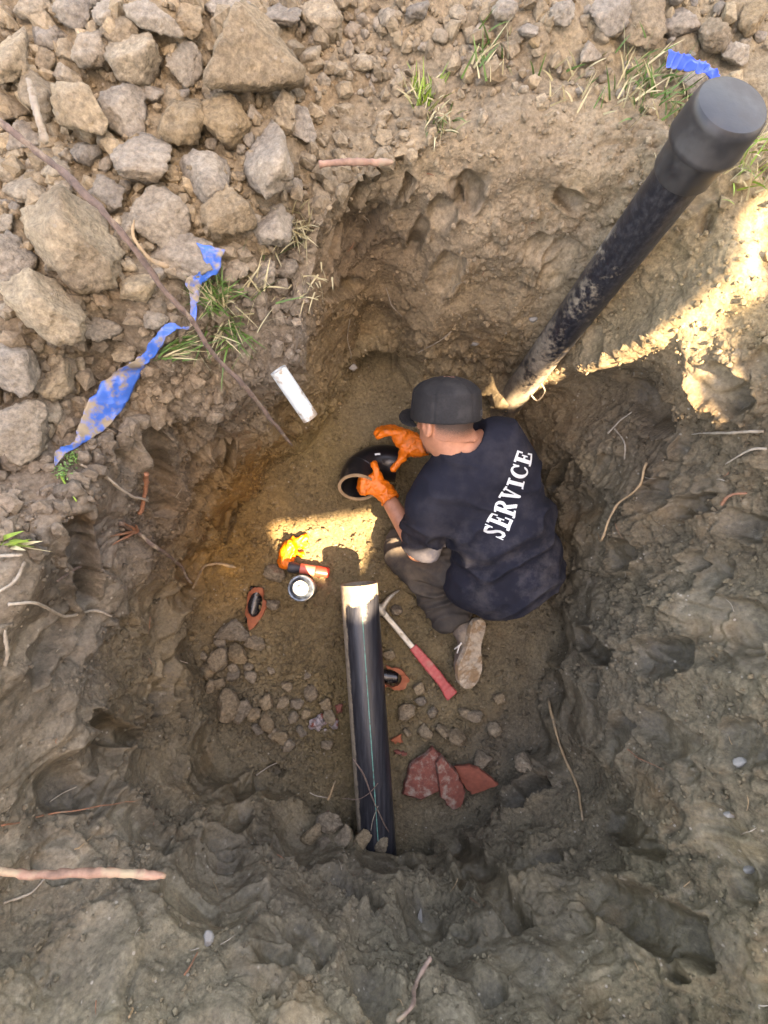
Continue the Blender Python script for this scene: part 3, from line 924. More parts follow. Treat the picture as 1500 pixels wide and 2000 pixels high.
# shirt
hem_l = J['shl'] + (J['ell'] - J['shl']) * 0.80
hem_r = J['shr'] + (J['elr'] - J['shr']) * 0.80
dl = unit(J['ell'] - J['shl']); dr = unit(J['elr'] - J['shr'])
def shirt_fn(p):
    d = torso_sd(p, 0.018)
    d = smin(d, sd_ell(p, J['pelvis'] - ts * 0.02 + tr * 0.0, TA, (0.195, 0.15, 0.155)), 0.06)
    d = smin(d, sd_ell(p, P(912, 1138, .22), TA, (0.08, 0.08, 0.08)), 0.05)
    d = smin(d, sd_cone(p, J['neck'] - ts * 0.03, J['neck'] - hu * 0.004, 0.080, 0.074), 0.04)
    sl = np.maximum(sd_cone(p, J['shl'], hem_l + dl * 0.06, 0.072, 0.075), (p - hem_l) @ dl)
    sl = np.maximum(sl, -sd_cone(p, hem_l - dl * 0.03, hem_l + dl * 0.05, 0.060, 0.069))
    sr = np.maximum(sd_cone(p, J['shr'], hem_r + dr * 0.06, 0.074, 0.072), (p - hem_r) @ dr)
    d = smin(smin(d, sl, 0.028), sr, 0.03)
    cutn = np.maximum(sd_cone(p, J['neck'] - hu * 0.02, J['neck'] + hu * 0.2, 0.066, 0.078), -((p - J['neck']) @ hu + 0.024))
    d = np.maximum(d, -cutn)
    hemp = J['pelvis'] - ts * 0.135
    d = np.maximum(d, -((p - hemp) @ unit(ts + 0.25 * tb)))
    return np.maximum(d, 0.02 - p[..., 2])
V, F = nets(shirt_fn, LO, HI + [0.03, 0, 0.03], 0.0055, 2)
n = vnormals(V, F)
q = (V - J['chest']) @ TA.T
# folds: from the left armpit across the ribs, round the waist, drag lines at the neck
arm_l = np.exp(-(np.linalg.norm(V - (J['shl'] + dl * 0.13 + tr * 0.05), axis=1) / 0.14) ** 2)
w1 = np.stack([q[:, 0] * 6 + q[:, 1] * 9, q[:, 0] * 5 - q[:, 1] * 3.0, q[:, 2] * 6], 1)
fold = 1 - np.abs(vnoise(w1 * 1.5, 11))
w2 = np.stack([q[:, 1] * 15 + q[:, 0] * 5 * np.sin(q[:, 0] * 7), q[:, 0] * 3.2, q[:, 2] * 5], 1)
fold2 = 1 - np.abs(vnoise(w2, 13))
low = smooth01(-0.02, -0.24, q[:, 1])
arm_z = np.exp(-(np.linalg.norm(V - (J['shl'] + dl * 0.12), axis=1) / 0.12) ** 2)
n_d = 0.032 * arm_l * (fold ** 2 - 0.4) + 0.026 * low * (fold2 ** 2 - 0.4) + 0.012 * (fold ** 2 - 0.4) + 0.007 * arm_z * vnoise(w2 * 1.6, 3) + 0.004 * fbm(V, 9, 3, 4)
V = V + n * n_d[:, None]
shirt = mesh_np('shirt', V, F, M_SHIRT, parent=person)
shirt['label'] = 'navy short-sleeved shirt with SERVICE across the back in white'
dust = np.clip(0.12 + 0.8 * np.exp(-(np.linalg.norm(V - P(1035, 1090, .32), axis=1) / 0.10) ** 2) + 0.55 * np.exp(-(np.linalg.norm(V - P(870, 1040, .4), axis=1) / 0.07) ** 2)
               + 0.4 * np.exp(-(np.linalg.norm(V - P(990, 880, .5), axis=1) / 0.07) ** 2) + 0.45 * smooth01(0, -0.2, q[:, 1]), 0, 1)
at = shirt.data.attributes.new('dust', 'FLOAT', 'POINT'); at.data.foreach_set('value', dust.astype(np.float32))
ST = BVHTree.FromPolygons([Vector(v) for v in V], F.tolist())
# ribbed collar
ring = []
for a_ in np.linspace(0, 2 * math.pi, 60, endpoint=False):
    e1_ = unit(np.cross(hu, [0.2, 0.1, 1])); e2_ = np.cross(hu, e1_)
    dirn = math.cos(a_) * e1_ + math.sin(a_) * e2_
    o_ = J['neck'] + hu * 0.001
    ring.append(o_ + dirn * 0.0715)
ring = np.array(ring + ring[:1])
V, F = tube(ring, 0.0085, 10, cap=False); co_ = mesh_np('collar', V, F, M_SHIRT, parent=shirt)
at = co_.data.attributes.new('dust', 'FLOAT', 'POINT'); at.data.foreach_set('value', np.full(len(V), .2, np.float32))

# trousers
def trous_fn(p):
    d = sd_ell(p, J['pelvis'] - ts * 0.03, TA, (0.176, 0.135, 0.14))
    for s in 'lr':
        a_ = J['ank' + s] + (J['knee' + s] - J['ank' + s]) * (0.10 if s == 'l' else 0.06)
        leg = smin(sd_cone(p, J['hip' + s], J['knee' + s], 0.094, 0.074), sd_cone(p, J['knee' + s], a_, 0.073, 0.060), 0.025)
        leg = np.maximum(leg, (p - a_) @ unit(a_ - J['knee' + s]))
        d = smin(d, leg, 0.035)
    return np.maximum(d, 0.004 - p[..., 2])
V, F = nets(trous_fn, LO, HI, 0.0055, 2)
n = vnormals(V, F)
shin = unit(J['ankl'] - J['kneel'])
s_ = (V - J['kneel']) @ shin
c_ = np.cross(shin, [0, 0, 1]); x_ = V @ unit(c_)
wv = np.stack([s_ * 17 + 6 * x_ + 1.2 * fbm(V, 6, 2, 4), x_ * 6, V[:, 2] * 5], 1)
f1 = 1 - np.abs(vnoise(wv, 21)); f2 = 1 - np.abs(vnoise(wv * 1.9, 23))
V = V + n * (0.026 * (f1 ** 2.2 - 0.4) * smooth01(-0.02, 0.25, s_) + 0.014 * (f1 ** 2 - 0.4) + 0.010 * (f2 ** 2 - 0.4))[:, None]
trous = mesh_np('trousers', V, F, M_TROUS, parent=person)
trous['label'] = 'dusty grey-brown work trousers'
du = np.clip(1.05 - 2.0 * np.clip(s_ - 0.02, 0, 1), 0.2, 1)
at = trous.data.attributes.new('dust', 'FLOAT', 'POINT'); at.data.foreach_set('value', du.astype(np.float32))

# shoes: last, sole with tread, laces
def shoe(ank, heel, toe, up_sole, vis):
    fwd = unit(toe - heel); nrm = unit(up_sole - fwd * (up_sole @ fwd)); sd = np.cross(fwd, nrm)
    A = np.stack([sd, fwd, nrm]); ln = np.linalg.norm(toe - heel); mid = (heel + toe) / 2
    def loc(p): return (p - mid) @ A.T
    def outline(q):
        t = np.clip(q[..., 1] / ln + 0.5, 0, 1)
        half = 0.034 + 0.016 * smooth01(0.35, 0.75, t) + 0.004 * np.cos(t * 9)
        cx = 0.006 * np.sin(t * 3.2)
        return np.maximum(np.abs(q[..., 0] - cx) - half * np.sqrt(np.clip(1 - (np.abs(2 * t - 1)) ** 5, 0, 1)), np.abs(q[..., 1]) - ln / 2)
    def upper(p):
        q = loc(p)
        t = np.clip(q[..., 1] / ln + 0.5, 0, 1)
        d = np.maximum(outline(q) + 0.006 + 0.25 * np.clip(-q[..., 2] - 0.02, 0, 1), q[..., 2] + 0.012)
        d = np.maximum(d, -(q[..., 2] + 0.092 - 0.052 * smooth01(0.3, 0.9, t)))
        return smin(d, sd_cone(p, ank, mid - nrm * 0.05 - fwd * 0.05, 0.042, 0.045), 0.02)
    lo_ = np.minimum(np.minimum(heel, toe), ank) - 0.1; hi_ = np.maximum(np.maximum(heel, toe), ank) + 0.1
    V, F = nets(upper, lo_, hi_, 0.005, 2)
    sh = mesh_np('shoe', V, F, M_SHOE, parent=person)
    def sole(p):
        q = loc(p)
        tread = 0.0040 * np.sin(q[..., 1] * 260 + 2.5 * np.sin(q[..., 0] * 90)) * (outline(q) < -0.006)
        return np.maximum(outline(q), np.abs(q[..., 2] + 0.007) - 0.0125 + np.maximum(tread, 0)) - 0.001
    V, F = nets(sole, lo_, hi_, 0.0036, 1)
    so = mesh_np('sole', V, F, M_SOLE, parent=sh)
    so['label'] = 'tan rubber sole caked with mud' if vis else 'tan rubber sole'
    for k in range(3):
        c = mid - nrm * 0.072 + fwd * (0.0 + 0.018 * k)
        V, F = tube(np.array([c + sd * 0.03 + nrm * 0.012, c - nrm * 0.004, c - sd * 0.03 + nrm * 0.012]), 0.003, 6)
        mesh_np('lace', V, F, M_LACE, parent=sh)
    if vis:
        c = P(899, 1262, .11)
        for dv in ((-0.012, -0.026, .0), (-.020, -.012, -.01)):
            V, F = tube(spline([c + [0.012, 0.02, 0], c + [-.004, .006, .012], c + np.array(dv)], 10), 0.0028, 6)
            mesh_np('lace', V, F, M_LACE, parent=sh)
    return sh
shoe(J['ankl'] + [0.0, 0, 0.0], P(938, 1208, .150), P(912, 1345, .112), np.array([0.42, 0.12, 0.90]), True)
shoe(J['ankr'], P(1015, 1060, .13), P(985, 1130, .07) + [0, -0.08, 0.0], np.array([0.5, 0.1, 0.86]), False)

# ---- the elbow fitting in his hands
M_BLACKP = plain('black_pe', (0.010, 0.010, 0.012), 0.28, 0.2, 20, 0.08, 0.001, dirt=(0.16, 0.12, 0.08), dirt_amt=(0.60, 0.85), dirt_scale=18)
M_CUT = plain('muddy_pipe_end', (0.30, 0.215, 0.13), 0.75, 0.25, 40, 0.3, 0.001)
ea = unit((-0.06, -0.84, 0.54))                # the open end faces the photographer and up
eb = unit(np.array([0.96, 0.05, -0.10])); eb = unit(eb - ea * (ea @ eb))
RB, RO, RI = 0.112, 0.070, 0.0635
EC = P(757, 946, .15)                          # centre of the bend
def elbow_path(n=26, ext=0.03):
    pts = [EC - eb * RB + ea * ext]
    for t in np.linspace(0, math.pi / 2, n):
        pts.append(EC - eb * RB * math.cos(t) - ea * RB * math.sin(t))
    pts.append(EC - ea * RB + eb * ext)
    return np.array(pts)
ep = elbow_path()
V1, F1 = tube(ep, RO, 44, cap=False)
V2, F2 = tube(ep, RI, 44, cap=False)
m_ = len(V1); n_ = len(ep)
k = np.arange(44)
rimf = []
for base_, flip in ((0, True), ((n_ - 1) * 44, False)):
    f = np.stack([base_ + k, base_ + (k + 1) % 44, m_ + base_ + (k + 1) % 44, m_ + base_ + k], 1)
    rimf.append(f if not flip else f[:, ::-1])
elbow = mesh_np('pipe_elbow', np.vstack([V1, V2]), F1 + [F2[0][:, ::-1] + m_] + rimf, M_BLACKP)
flat_edges(elbow, 50)
tag(elbow, 'glossy black quarter-bend pipe elbow held in both orange gloves', 'pipe fitting')
def annulus(c, d, r0, r1, th_):
    return lathe([(0, r0), (0, r1), (th_, r1), (th_, r0), (0, r0)], c, d, 44)
V, F = annulus(ep[0] - ea * 0.004, ea, RI - 0.002, RO + 0.002, 0.0065)
flat_edges(mesh_np('muddy_rim', V, F, M_CUT, parent=elbow))
for t in (0.45, 1.12):                          # moulding seams round the bend
    c = EC - eb * RB * math.cos(t) - ea * RB * math.sin(t)
    dv = eb * math.sin(t) - ea * math.cos(t)
    V, F = annulus(c, dv, RO - 0.002, RO + 0.0012, 0.002)
    mesh_np('seam', V, F, M_BLACKP, parent=elbow)
M_MARK = plain('white_mark', (0.62, 0.68, 0.70), 0.5, 0.1, 50)
pth = []
for t in np.linspace(0.95, 1.16, 9):
    c = EC - eb * RB * math.cos(t) - ea * RB * math.sin(t)
    rv = unit(unit(c - EC) * 0.25 + np.array([0, 0, 1]) * 0.9)
    rv = unit(rv - (eb * math.sin(t) - ea * math.cos(t)) * (rv @ (eb * math.sin(t) - ea * math.cos(t))))
    pth.append(c + rv * (RO + 0.0004))
V, F = tube(np.array(pth), 0.004, 8); mesh_np('chalk_mark', V, F, M_MARK, parent=elbow)

# ---- gloved hands closed on the elbow
def glove(wrist, arm_dir, palm, fingers, thumb, label):
    """fingers: chains of points with radii; palm: list of (a, b, ra, rb)"""
    pts = np.array([q for ch in fingers + [thumb] for q in ch] + [wrist] + [q for a_ in palm for q in a_[:2]])
    cuff = wrist - arm_dir * 0.035
    lo_, hi_ = np.minimum(pts.min(0), cuff) - 0.05, np.maximum(pts.max(0), cuff) + 0.05
    def fn(p):
        d = sd_cone(p, palm[0][0], palm[0][1], palm[0][2], palm[0][3])
        for a_ in palm[1:]:
            d = smin(d, sd_cone(p, *a_), 0.016)
        d = smin(d, sd_cone(p, wrist, palm[0][0], 0.033, 0.030), 0.02)
        cf = np.maximum(sd_cone(p, wrist, cuff - arm_dir * 0.03, 0.033, 0.041), -((p - cuff) @ arm_dir))
        cf = np.maximum(cf, -sd_cone(p, cuff + arm_dir * 0.015, cuff - arm_dir * 0.05, 0.0295, 0.038))
        d = smin(d, cf, 0.008)
        for ch, r0 in [(c, 0.0135) for c in fingers] + [(thumb, 0.0150)]:
            f = None
            for a_, b_, k_ in zip(ch[:-1], ch[1:], range(9)):
                g = sd_cone(p, a_, b_, r0 * (1 - 0.07 * k_), r0 * (1 - 0.07 * (k_ + 1)))
                f = g if f is None else smin(f, g, 0.004)
            d = smin(d, f, 0.007)
        return d
    V, F = nets(fn, lo_, hi_, 0.0028, 1)
    nn = vnormals(V, F)
    V = V + nn * (0.0042 * ((1 - np.abs(vnoise(V * np.array([62, 62, 45]), 7))) ** 3 - 0.3) + 0.0012 * fbm(V, 60, 2, 3))[:, None]
    o = mesh_np('glove', V, F, M_GLOVE, parent=person)
    o['label'] = label
    return o
# left hand: fingers hook into the open end, thumb lies along the outside
wl = J['wrl']; al = unit(J['wrl'] - J['ell'])
pc = P(734, 944, .185)
k1 = [P(712, 934, .205), P(709, 943, .204), P(708, 952, .200), P(710, 961, .193)]
b1 = [P(727, 932, .195), P(725, 941, .195), P(724, 950, .192), P(726, 959, .186)]
t1 = [P(707, 935, .165), P(704, 943, .163), P(703, 952, .160), P(706, 960, .157)]
t2 = [P(712, 936, .140), P(709, 944, .138), P(709, 952, .136), P(711, 959, .136)]
glove(P(754, 963, .165), al, [(P(747, 957, .172), pc, .030, .027), (P(745, 950, .178), P(727, 934, .19), .022, .015), (P(745, 962, .172), P(727, 957, .183), .022, .015)],
      [[b1[i], k1[i], t1[i], t2[i]] for i in range(4)],
      [P(744, 944, .186), P(738, 926, .205), P(731, 907, .212)], 'orange glove with the thumb along the elbow, on his left hand')
# right hand: fingers over the far side of the fitting, thumb hooked down its near end
wr = P(815, 874, .20); ar = unit(J['wrr'] - J['elr'])
fr = []
for i_, (zz, tip) in enumerate(((.235, (739, 853)), (.216, (734, 847)), (.195, (738, 840)), (.172, (746, 836)))):
    fr.append([P(788, 848 - i_, zz + .004), P(770, 845 - 3 * i_, zz + .006), P(753, 845 - 3 * i_, zz), P(tip[0], tip[1], zz - .02)])
glove(wr, ar, [(P(806, 868, .205), P(786, 858, .214), .036, .034), (P(800, 856, .212), P(776, 848, .232), .028, .020), (P(800, 858, .195), P(780, 847, .178), .026, .018),
               (P(802, 874, .205), P(789, 886, .215), .028, .019)],
      fr, [P(797, 878, .215), P(785, 896, .226), P(769, 915, .215)], 'orange glove wrapped over the top of the elbow, on his right hand')

# ---- SERVICE across the shoulders, in a bold serif face pressed onto the cloth
def g_box(p, x0, x1, y0, y1):
    q = np.stack([np.abs(p[..., 0] - (x0 + x1) / 2) - (x1 - x0) / 2, np.abs(p[..., 1] - (y0 + y1) / 2) - (y1 - y0) / 2], -1)
    return np.linalg.norm(np.maximum(q, 0), axis=-1) + np.minimum(q.max(-1), 0)
def g_seg(p, a, b, ra, rb=None):
    rb = ra if rb is None else rb
    a = np.array(a); b = np.array(b); ab = b - a
    t = np.clip(((p - a) @ ab) / (ab @ ab), 0, 1)
    return np.linalg.norm(p - a - t[..., None] * ab, axis=-1) - (ra + (rb - ra) * t)
def g_ell(p, c, r):
    q = (p - np.array(c)) / np.array(r); k = np.linalg.norm(q, axis=-1)
    return (k - 1) * min(r)
def glyph(ch, p):
    U = lambda *a: np.minimum.reduce(a)
    if ch == 'E':
        return U(g_box(p, .12, .36, 0, 1), g_box(p, 0, .74, .88, 1), g_box(p, 0, .78, 0, .12), g_box(p, .3, .58, .44, .56),
                 g_box(p, .64, .74, .68, 1), g_box(p, .68, .78, 0, .34), g_box(p, .5, .58, .32, .68)), .82
    if ch == 'I':
        return U(g_box(p, .12, .36, 0, 1), g_box(p, 0, .48, .9, 1), g_box(p, 0, .48, 0, .1)), .50
    if ch == 'R':
        bowl = np.maximum(g_ell(p, (.46, .74), (.32, .26)), -g_ell(p, (.40, .74), (.15, .16)))
        bowl = np.maximum(bowl, .3 - p[..., 0])
        return U(g_box(p, .12, .36, 0, 1), g_box(p, 0, .48, 0, .1), g_box(p, 0, .5, .9, 1), bowl, g_box(p, .3, .5, .48, .58),
                 g_seg(p, (.5, .48), (.74, .1), .11), g_box(p, .64, .94, 0, .1)), .84
    if ch == 'V':
        return U(np.maximum(g_seg(p, (.22, 1.0), (.48, .06), .12, .10), p[..., 1] - 1), g_seg(p, (.74, .96), (.52, .1), .055), g_box(p, 0, .46, .9, 1), g_box(p, .58, .92, .9, 1)), .92
    if ch == 'C':
        d = np.maximum(g_ell(p, (.42, .5), (.42, .52)), -g_ell(p, (.47, .5), (.23, .41)))
        d = np.maximum(d, -g_box(p, .58, 1.2, .30, .68))
        return U(d, g_box(p, .70, .78, .64, .98), g_seg(p, (.66, .16), (.76, .3), .05)), .82
    pts = [(.64, .80), (.50, .93), (.32, .93), (.19, .84), (.18, .71), (.30, .59), (.48, .47), (.57, .34), (.55, .17), (.42, .07), (.26, .07), (.12, .20)]
    w = [.04, .055, .075, .09, .105, .12, .12, .105, .09, .075, .055, .04]
    d = np.minimum.reduce([g_seg(p, pts[i], pts[i + 1], w[i], w[i + 1]) for i in range(len(pts) - 1)])
    return U(d, g_box(p, .62, .69, .68, 1.0), g_box(p, .06, .13, 0, .32)), .74
S0, S1 = P(968, 1052, .46), P(1000, 897, .46)
HT = 0.072
tdir = S1 - S0
mid_t = (S0 + S1) / 2
cen = ST.ray_cast(Vector((mid_t[0], mid_t[1], 1.2)), Vector((0, 0, -1)))
nrm_t = unit(np.array(cen[1])); nrm_t = nrm_t if nrm_t[2] > 0 else -nrm_t
tx = unit(tdir - nrm_t * (tdir @ nrm_t)); ty = np.cross(nrm_t, tx)
total = sum(glyph(c, np.zeros((1, 2)))[1] for c in 'SERVICE') + 0.10 * 6
LEN = 0.275
ux = LEN / total
x0 = -LEN / 2
lettering = None
for ch in 'SERVICE':
    N_ = 46
    wd = glyph(ch, np.zeros((1, 2)))[1]
    gx, gy = np.meshgrid(np.linspace(-0.04, wd + 0.04, N_), np.linspace(-0.05, 1.05, N_), indexing='ij')
    g = np.stack([gx, gy], -1)
    for _ in range(2):
        d0 = glyph(ch, g)[0]; e_ = 1e-3
        gr = np.stack([(glyph(ch, g + [e_, 0])[0] - d0) / e_, (glyph(ch, g + [0, e_])[0] - d0) / e_], -1)
        cell = 0.5 * 1.1 / N_
        sel = np.abs(d0) < cell * 1.05
        g = np.where(sel[..., None], g - gr * d0[..., None], g)
    d0 = glyph(ch, g)[0]
    idx = np.arange(N_ * N_).reshape(N_, N_)
    qd = np.stack([idx[:-1, :-1], idx[1:, :-1], idx[1:, 1:], idx[:-1, 1:]], -1).reshape(-1, 4)
    keep = (d0.ravel()[qd] < 2e-3).all(1)
    qd = qd[keep]
    used = np.unique(qd); remap = np.full(N_ * N_, -1); remap[used] = np.arange(len(used))
    gp = g.reshape(-1, 2)[used]
    Vt = []
    for a_, b_ in gp:
        o_ = np.array(cen[0]) + tx * (x0 + a_ * ux) + ty * ((b_ - 0.5) * HT)
        h_ = ST.ray_cast(Vector(o_ + nrm_t * 0.2), Vector(-nrm_t))
        Vt.append(np.array(h_[0]) + nrm_t * 0.0014 if h_[0] is not None else o_)
    mesh_np('letter', np.array(Vt), remap[qd], M_PRINT, parent=shirt)
    x0 += (wd + 0.10) * ux
# ------------------------------------------------------------------ pipes
def black_pipe_mat():
    """black polyethylene: mud dried on one flank, scraped and muddy over the last hand's width"""
    m, nt, N, L, B = new_mat('black_pipe_plastic')
    tco = N.new('ShaderNodeTexCoord').outputs['Object']
    fl = N.new('ShaderNodeAttribute'); fl.attribute_name = 'mud'
    st = n_noise(N, L, tco, 42, 7, 0.78)
    mud = n_ramp(N, L, n_math(N, L, 'ADD', fl.outputs['Fac'], n_math(N, L, 'MULTIPLY', n_math(N, L, 'SUBTRACT', st, 0.5), 0.9)), [(0.50, 0.0), (0.62, 1.0)])
    mp = N.new('ShaderNodeMapping'); mp.inputs['Scale'].default_value = (120, 5, 60)
    L.new(tco, mp.inputs['Vector'])
    scr = n_ramp(N, L, n_noise(N, L, mp.outputs['Vector'], 1.0, 5, 0.7), [(0.45, 0.0), (0.8, 0.35)])
    c = n_mix(N, L, (0.012, 0.013, 0.017), (0.13, 0.13, 0.14), scr)
    mc = n_ramp(N, L, n_noise(N, L, tco, 40, 5, 0.7), [(0.3, (0.13, 0.105, 0.075)), (0.7, (0.30, 0.25, 0.185))])
    c = n_mix(N, L, c, mc, mud)
    L.new(c, B.inputs['Base Color'])
    L.new(n_math(N, L, 'ADD', n_math(N, L, 'MULTIPLY', mud, 0.5), 0.36), B.inputs['Roughness'])
    L.new(n_bump(N, L, n_math(N, L, 'ADD', n_noise(N, L, tco, 90, 5), n_math(N, L, 'MULTIPLY', mud, 1.2)), 0.3, 0.003), B.inputs['Normal'])
    return m
M_PIPE = black_pipe_mat()
def set_mud(o, val):
    a_ = o.data.attributes.new('mud', 'FLOAT', 'POINT'); a_.data.foreach_set('value', np.asarray(val, np.float32))

def pipe_shell(a, b, ro, ri, seg=48, n=40, bend=None):
    """open pipe with a real wall; returns mesh data and, per vertex, distance along and angle"""
    t = np.linspace(0, 1, n)[:, None]
    path = a * (1 - t) + b * t
    if bend is not None: path = path + np.asarray(bend) * (4 * t * (1 - t))
    V1, F1 = tube(path, ro, seg, cap=False); V2, F2 = tube(path, ri, seg, cap=False)
    m_ = len(V1); k = np.arange(seg); fs = F1 + [F2[0][:, ::-1] + m_]
    for base_, flip in ((0, True), ((n - 1) * seg, False)):
        f = np.stack([base_ + k, base_ + (k + 1) % seg, m_ + base_ + (k + 1) % seg, m_ + base_ + k], 1)
        fs.append(f[:, ::-1] if flip else f)
    V = np.vstack([V1, V2])
    ctr = np.vstack([np.repeat(path, seg, 0)] * 2)
    return V, fs, path, V - ctr

# the polyethylene pipe with the green line, laid from the near wall
HA0, HB0 = P(701, 1140, .185), P(738, 1668, .105)
RP = 0.0670
V, F, path, offs = pipe_shell(HA0, HB0 + (HB0 - HA0) * 0.25, RP, 0.055, 56, 60)
o = mesh_np('black_pipe', V, F, M_PIPE); flat_edges(o, 50)
along = (V - HA0) @ unit(HB0 - HA0)
left = -offs[:, 0] / RP
set_mud(o, np.maximum(np.clip(0.62 - 3.2 * (0.80 - left), 0, 0.72), 0.86 - 0.9 * smooth01(0.035, 0.125, along + 0.05 * fbm(V, 14, 2, 3))))
tag(o, 'black pipe with a green line and a mud-smeared end, lying in the pit', 'pipe')
M_STRIPE = plain('green_line', (0.07, 0.25, 0.21), 0.5, 0.4, 60, dirt=(0.10, 0.09, 0.07), dirt_amt=(0.5, 0.7), dirt_scale=40)
ax_ = unit(HB0 - HA0); top_ = unit(np.array([0.06, 0, 1]) - ax_ * (np.array([0.06, 0, 1]) @ ax_))
pth = path + top_ * (RP - 0.0010)
V, F = tube(pth, 0.0020, 8); mesh_np('green_line', V, F, M_STRIPE, parent=o)
HDPE = o

# standing capped pipe at the far right bank
SB, ST_ = P(985, 800, .04), P(1424, 214, 1.27)
d_ = unit(ST_ - SB)
V, F, path, offs = pipe_shell(SB - d_ * 0.05, ST_ - d_ * 0.06, 0.0515, 0.044, 48, 70)
standp = mesh_np('standing_pipe', V, F, M_PIPE); flat_edges(standp, 50)
hgt = V[:, 2]
set_mud(standp, 0.47 + 0.16 * (1 - smooth01(.2, .9, hgt)) + 0.16 * fbm(V, 9, 3, 5) - 0.22 * smooth01(.95, 1.06, hgt))
tag(standp, 'black standing pipe with a round cap, dirt streaked, on the far right bank', 'pipe')
M_CAPP = plain('cap_plastic', (0.018, 0.019, 0.022), 0.40, 0.25, 18, 0.15, 0.002, dirt=(0.062, 0.06, 0.058), dirt_amt=(0.45, 0.8), dirt_scale=11)
V, F = lathe([(-.125, .0510), (-.125, .0570), (-.121, .0590), (-.055, .0600), (-.055, .0510)], ST_, d_, 56)
flat_edges(mesh_np('collar', V, F, M_CAPP, parent=standp))
V, F = lathe([(-.062, .0620), (-.062, .0690), (-.058, .0705), (-.050, .0705), (-.047, .0690), (-.006, .0675), (.004, .0655), (.009, .0610), (.011, .0500), (.012, .0001)], ST_, d_, 56)
flat_edges(mesh_np('end_cap', V, F, M_CAPP, parent=standp))

# white plastic pipe poking out of the left wall
wa, wb = P(556, 742, .80), P(606, 816, .74)
M_WHITE = plain('white_pvc', (0.48, 0.53, 0.53), 0.45, 0.08, 40, 0.1, 0.001, dirt=(0.25, 0.20, 0.145), dirt_amt=(0.50, 0.60), dirt_scale=17)
V, F, path, offs = pipe_shell(wb, wa + (wa - wb) * 0.25, 0.0215, 0.0150, 32, 20)
wp = mesh_np('white_pipe', V, F, M_WHITE); flat_edges(wp, 50)
tag(wp, 'short white plastic pipe, mud splashed, sticking out of the bank beside the grass', 'pipe')
V, F = lathe([(0, .0001), (0, .0148)], wb - unit(wb - wa) * 0.003, unit(wb - wa), 24)
mesh_np('dirt_plug', V, F, plain('pipe_plug', (0.55, 0.56, 0.53), 0.9, 0.3, 90), parent=wp)

# broken clay pipe with the black liner showing
M_CLAY = plain('terracotta', (0.27, 0.078, 0.034), 0.85, 0.25, 45, 0.5, 0.003, dirt=(0.25, 0.16, 0.09), dirt_amt=(0.56, 0.74), dirt_scale=20)
M_CLAYD = plain('old_terracotta', (0.155, 0.045, 0.030), 0.85, 0.28, 50, 0.5, 0.003, dirt=(0.24, 0.19, 0.15), dirt_amt=(0.50, 0.66), dirt_scale=28)
M_LINER = plain('wet_black_liner', (0.012, 0.011, 0.012), 0.22, 0.3, 30, 0.3, 0.003, dirt=(0.10, 0.085, 0.07), dirt_amt=(0.55, 0.8), dirt_scale=30)
def clay_break(c, rx, ry, rot, name, label, w_frac=0.42, lin=None, seed=1, arc=(0, 2 * math.pi)):
    """jagged rim of a clay pipe whose top has been knocked in"""
    r_ = np.random.default_rng(seed)
    n = 40
    A = np.linspace(arc[0], arc[1], n)
    Vv = []
    jag = 1 + 0.13 * np.interp(A, np.linspace(arc[0], arc[1], 13), np.append(r_.standard_normal(12), 0))
    jin = 1 + 0.10 * np.interp(A, np.linspace(arc[0], arc[1], 10), np.append(r_.standard_normal(9), 0))
    ca, sa_ = math.cos(rot), math.sin(rot)
    for i_, a_ in enumerate(A):
        for rr, zz in ((jag[i_], -0.016), (jag[i_], 0.010), (1 - w_frac * jin[i_], 0.016), (1 - w_frac * jin[i_], -0.012)):
            x, y = rx * rr * math.cos(a_), ry * rr * math.sin(a_)
            curve = 0.016 * (1 - (math.cos(a_)) ** 2 * 1.6)
            Vv.append(c + np.array([x * ca - y * sa_, x * sa_ + y * ca, zz + curve]))
    Fv = []
    for i_ in range(n - 1):
        for k_ in range(4):
            Fv.append((i_ * 4 + k_, (i_ + 1) * 4 + k_, (i_ + 1) * 4 + (k_ + 1) % 4, i_ * 4 + (k_ + 1) % 4))
    if arc[1] - arc[0] < 6: Fv += [(3, 2, 1, 0), tuple((n - 1) * 4 + k_ for k_ in range(4))]
    Vv = np.array(Vv); Vv += 0.0025 * np.stack([vnoise(Vv * 60, k_) for k_ in range(3)], 1)
    o = mesh_np(name, Vv, [f[::-1] for f in Fv], M_CLAY); flat_edges(o, 40)
    tag(o, label, 'clay pipe')
    if lin:
        a_, b_, rad = lin
        V, F = tube(spline([a_, (a_ + b_) / 2 + [0, 0, .004], b_], 14), np.linspace(rad, rad * 0.8, 14), 18, wob=0.03)
        mesh_np('black_liner', V, F, M_LINER, parent=o)
    return o
clay_break(P(499, 1180, .020), 0.042, 0.070, R(-8), 'clay_pipe_break', 'broken orange clay pipe with a dark hole, left of the can', 0.34,
           (P(503, 1146, -.004), P(490, 1216, .002), 0.030), 3)
clay_break(P(764, 1322, .022), 0.062, 0.042, R(-22), 'clay_pipe_break', 'broken orange clay pipe with a black stub, beside the black pipe', 0.28,
           (P(730, 1318, .03), P(776, 1324, .03), 0.027), 6, (-2.3, 2.2))

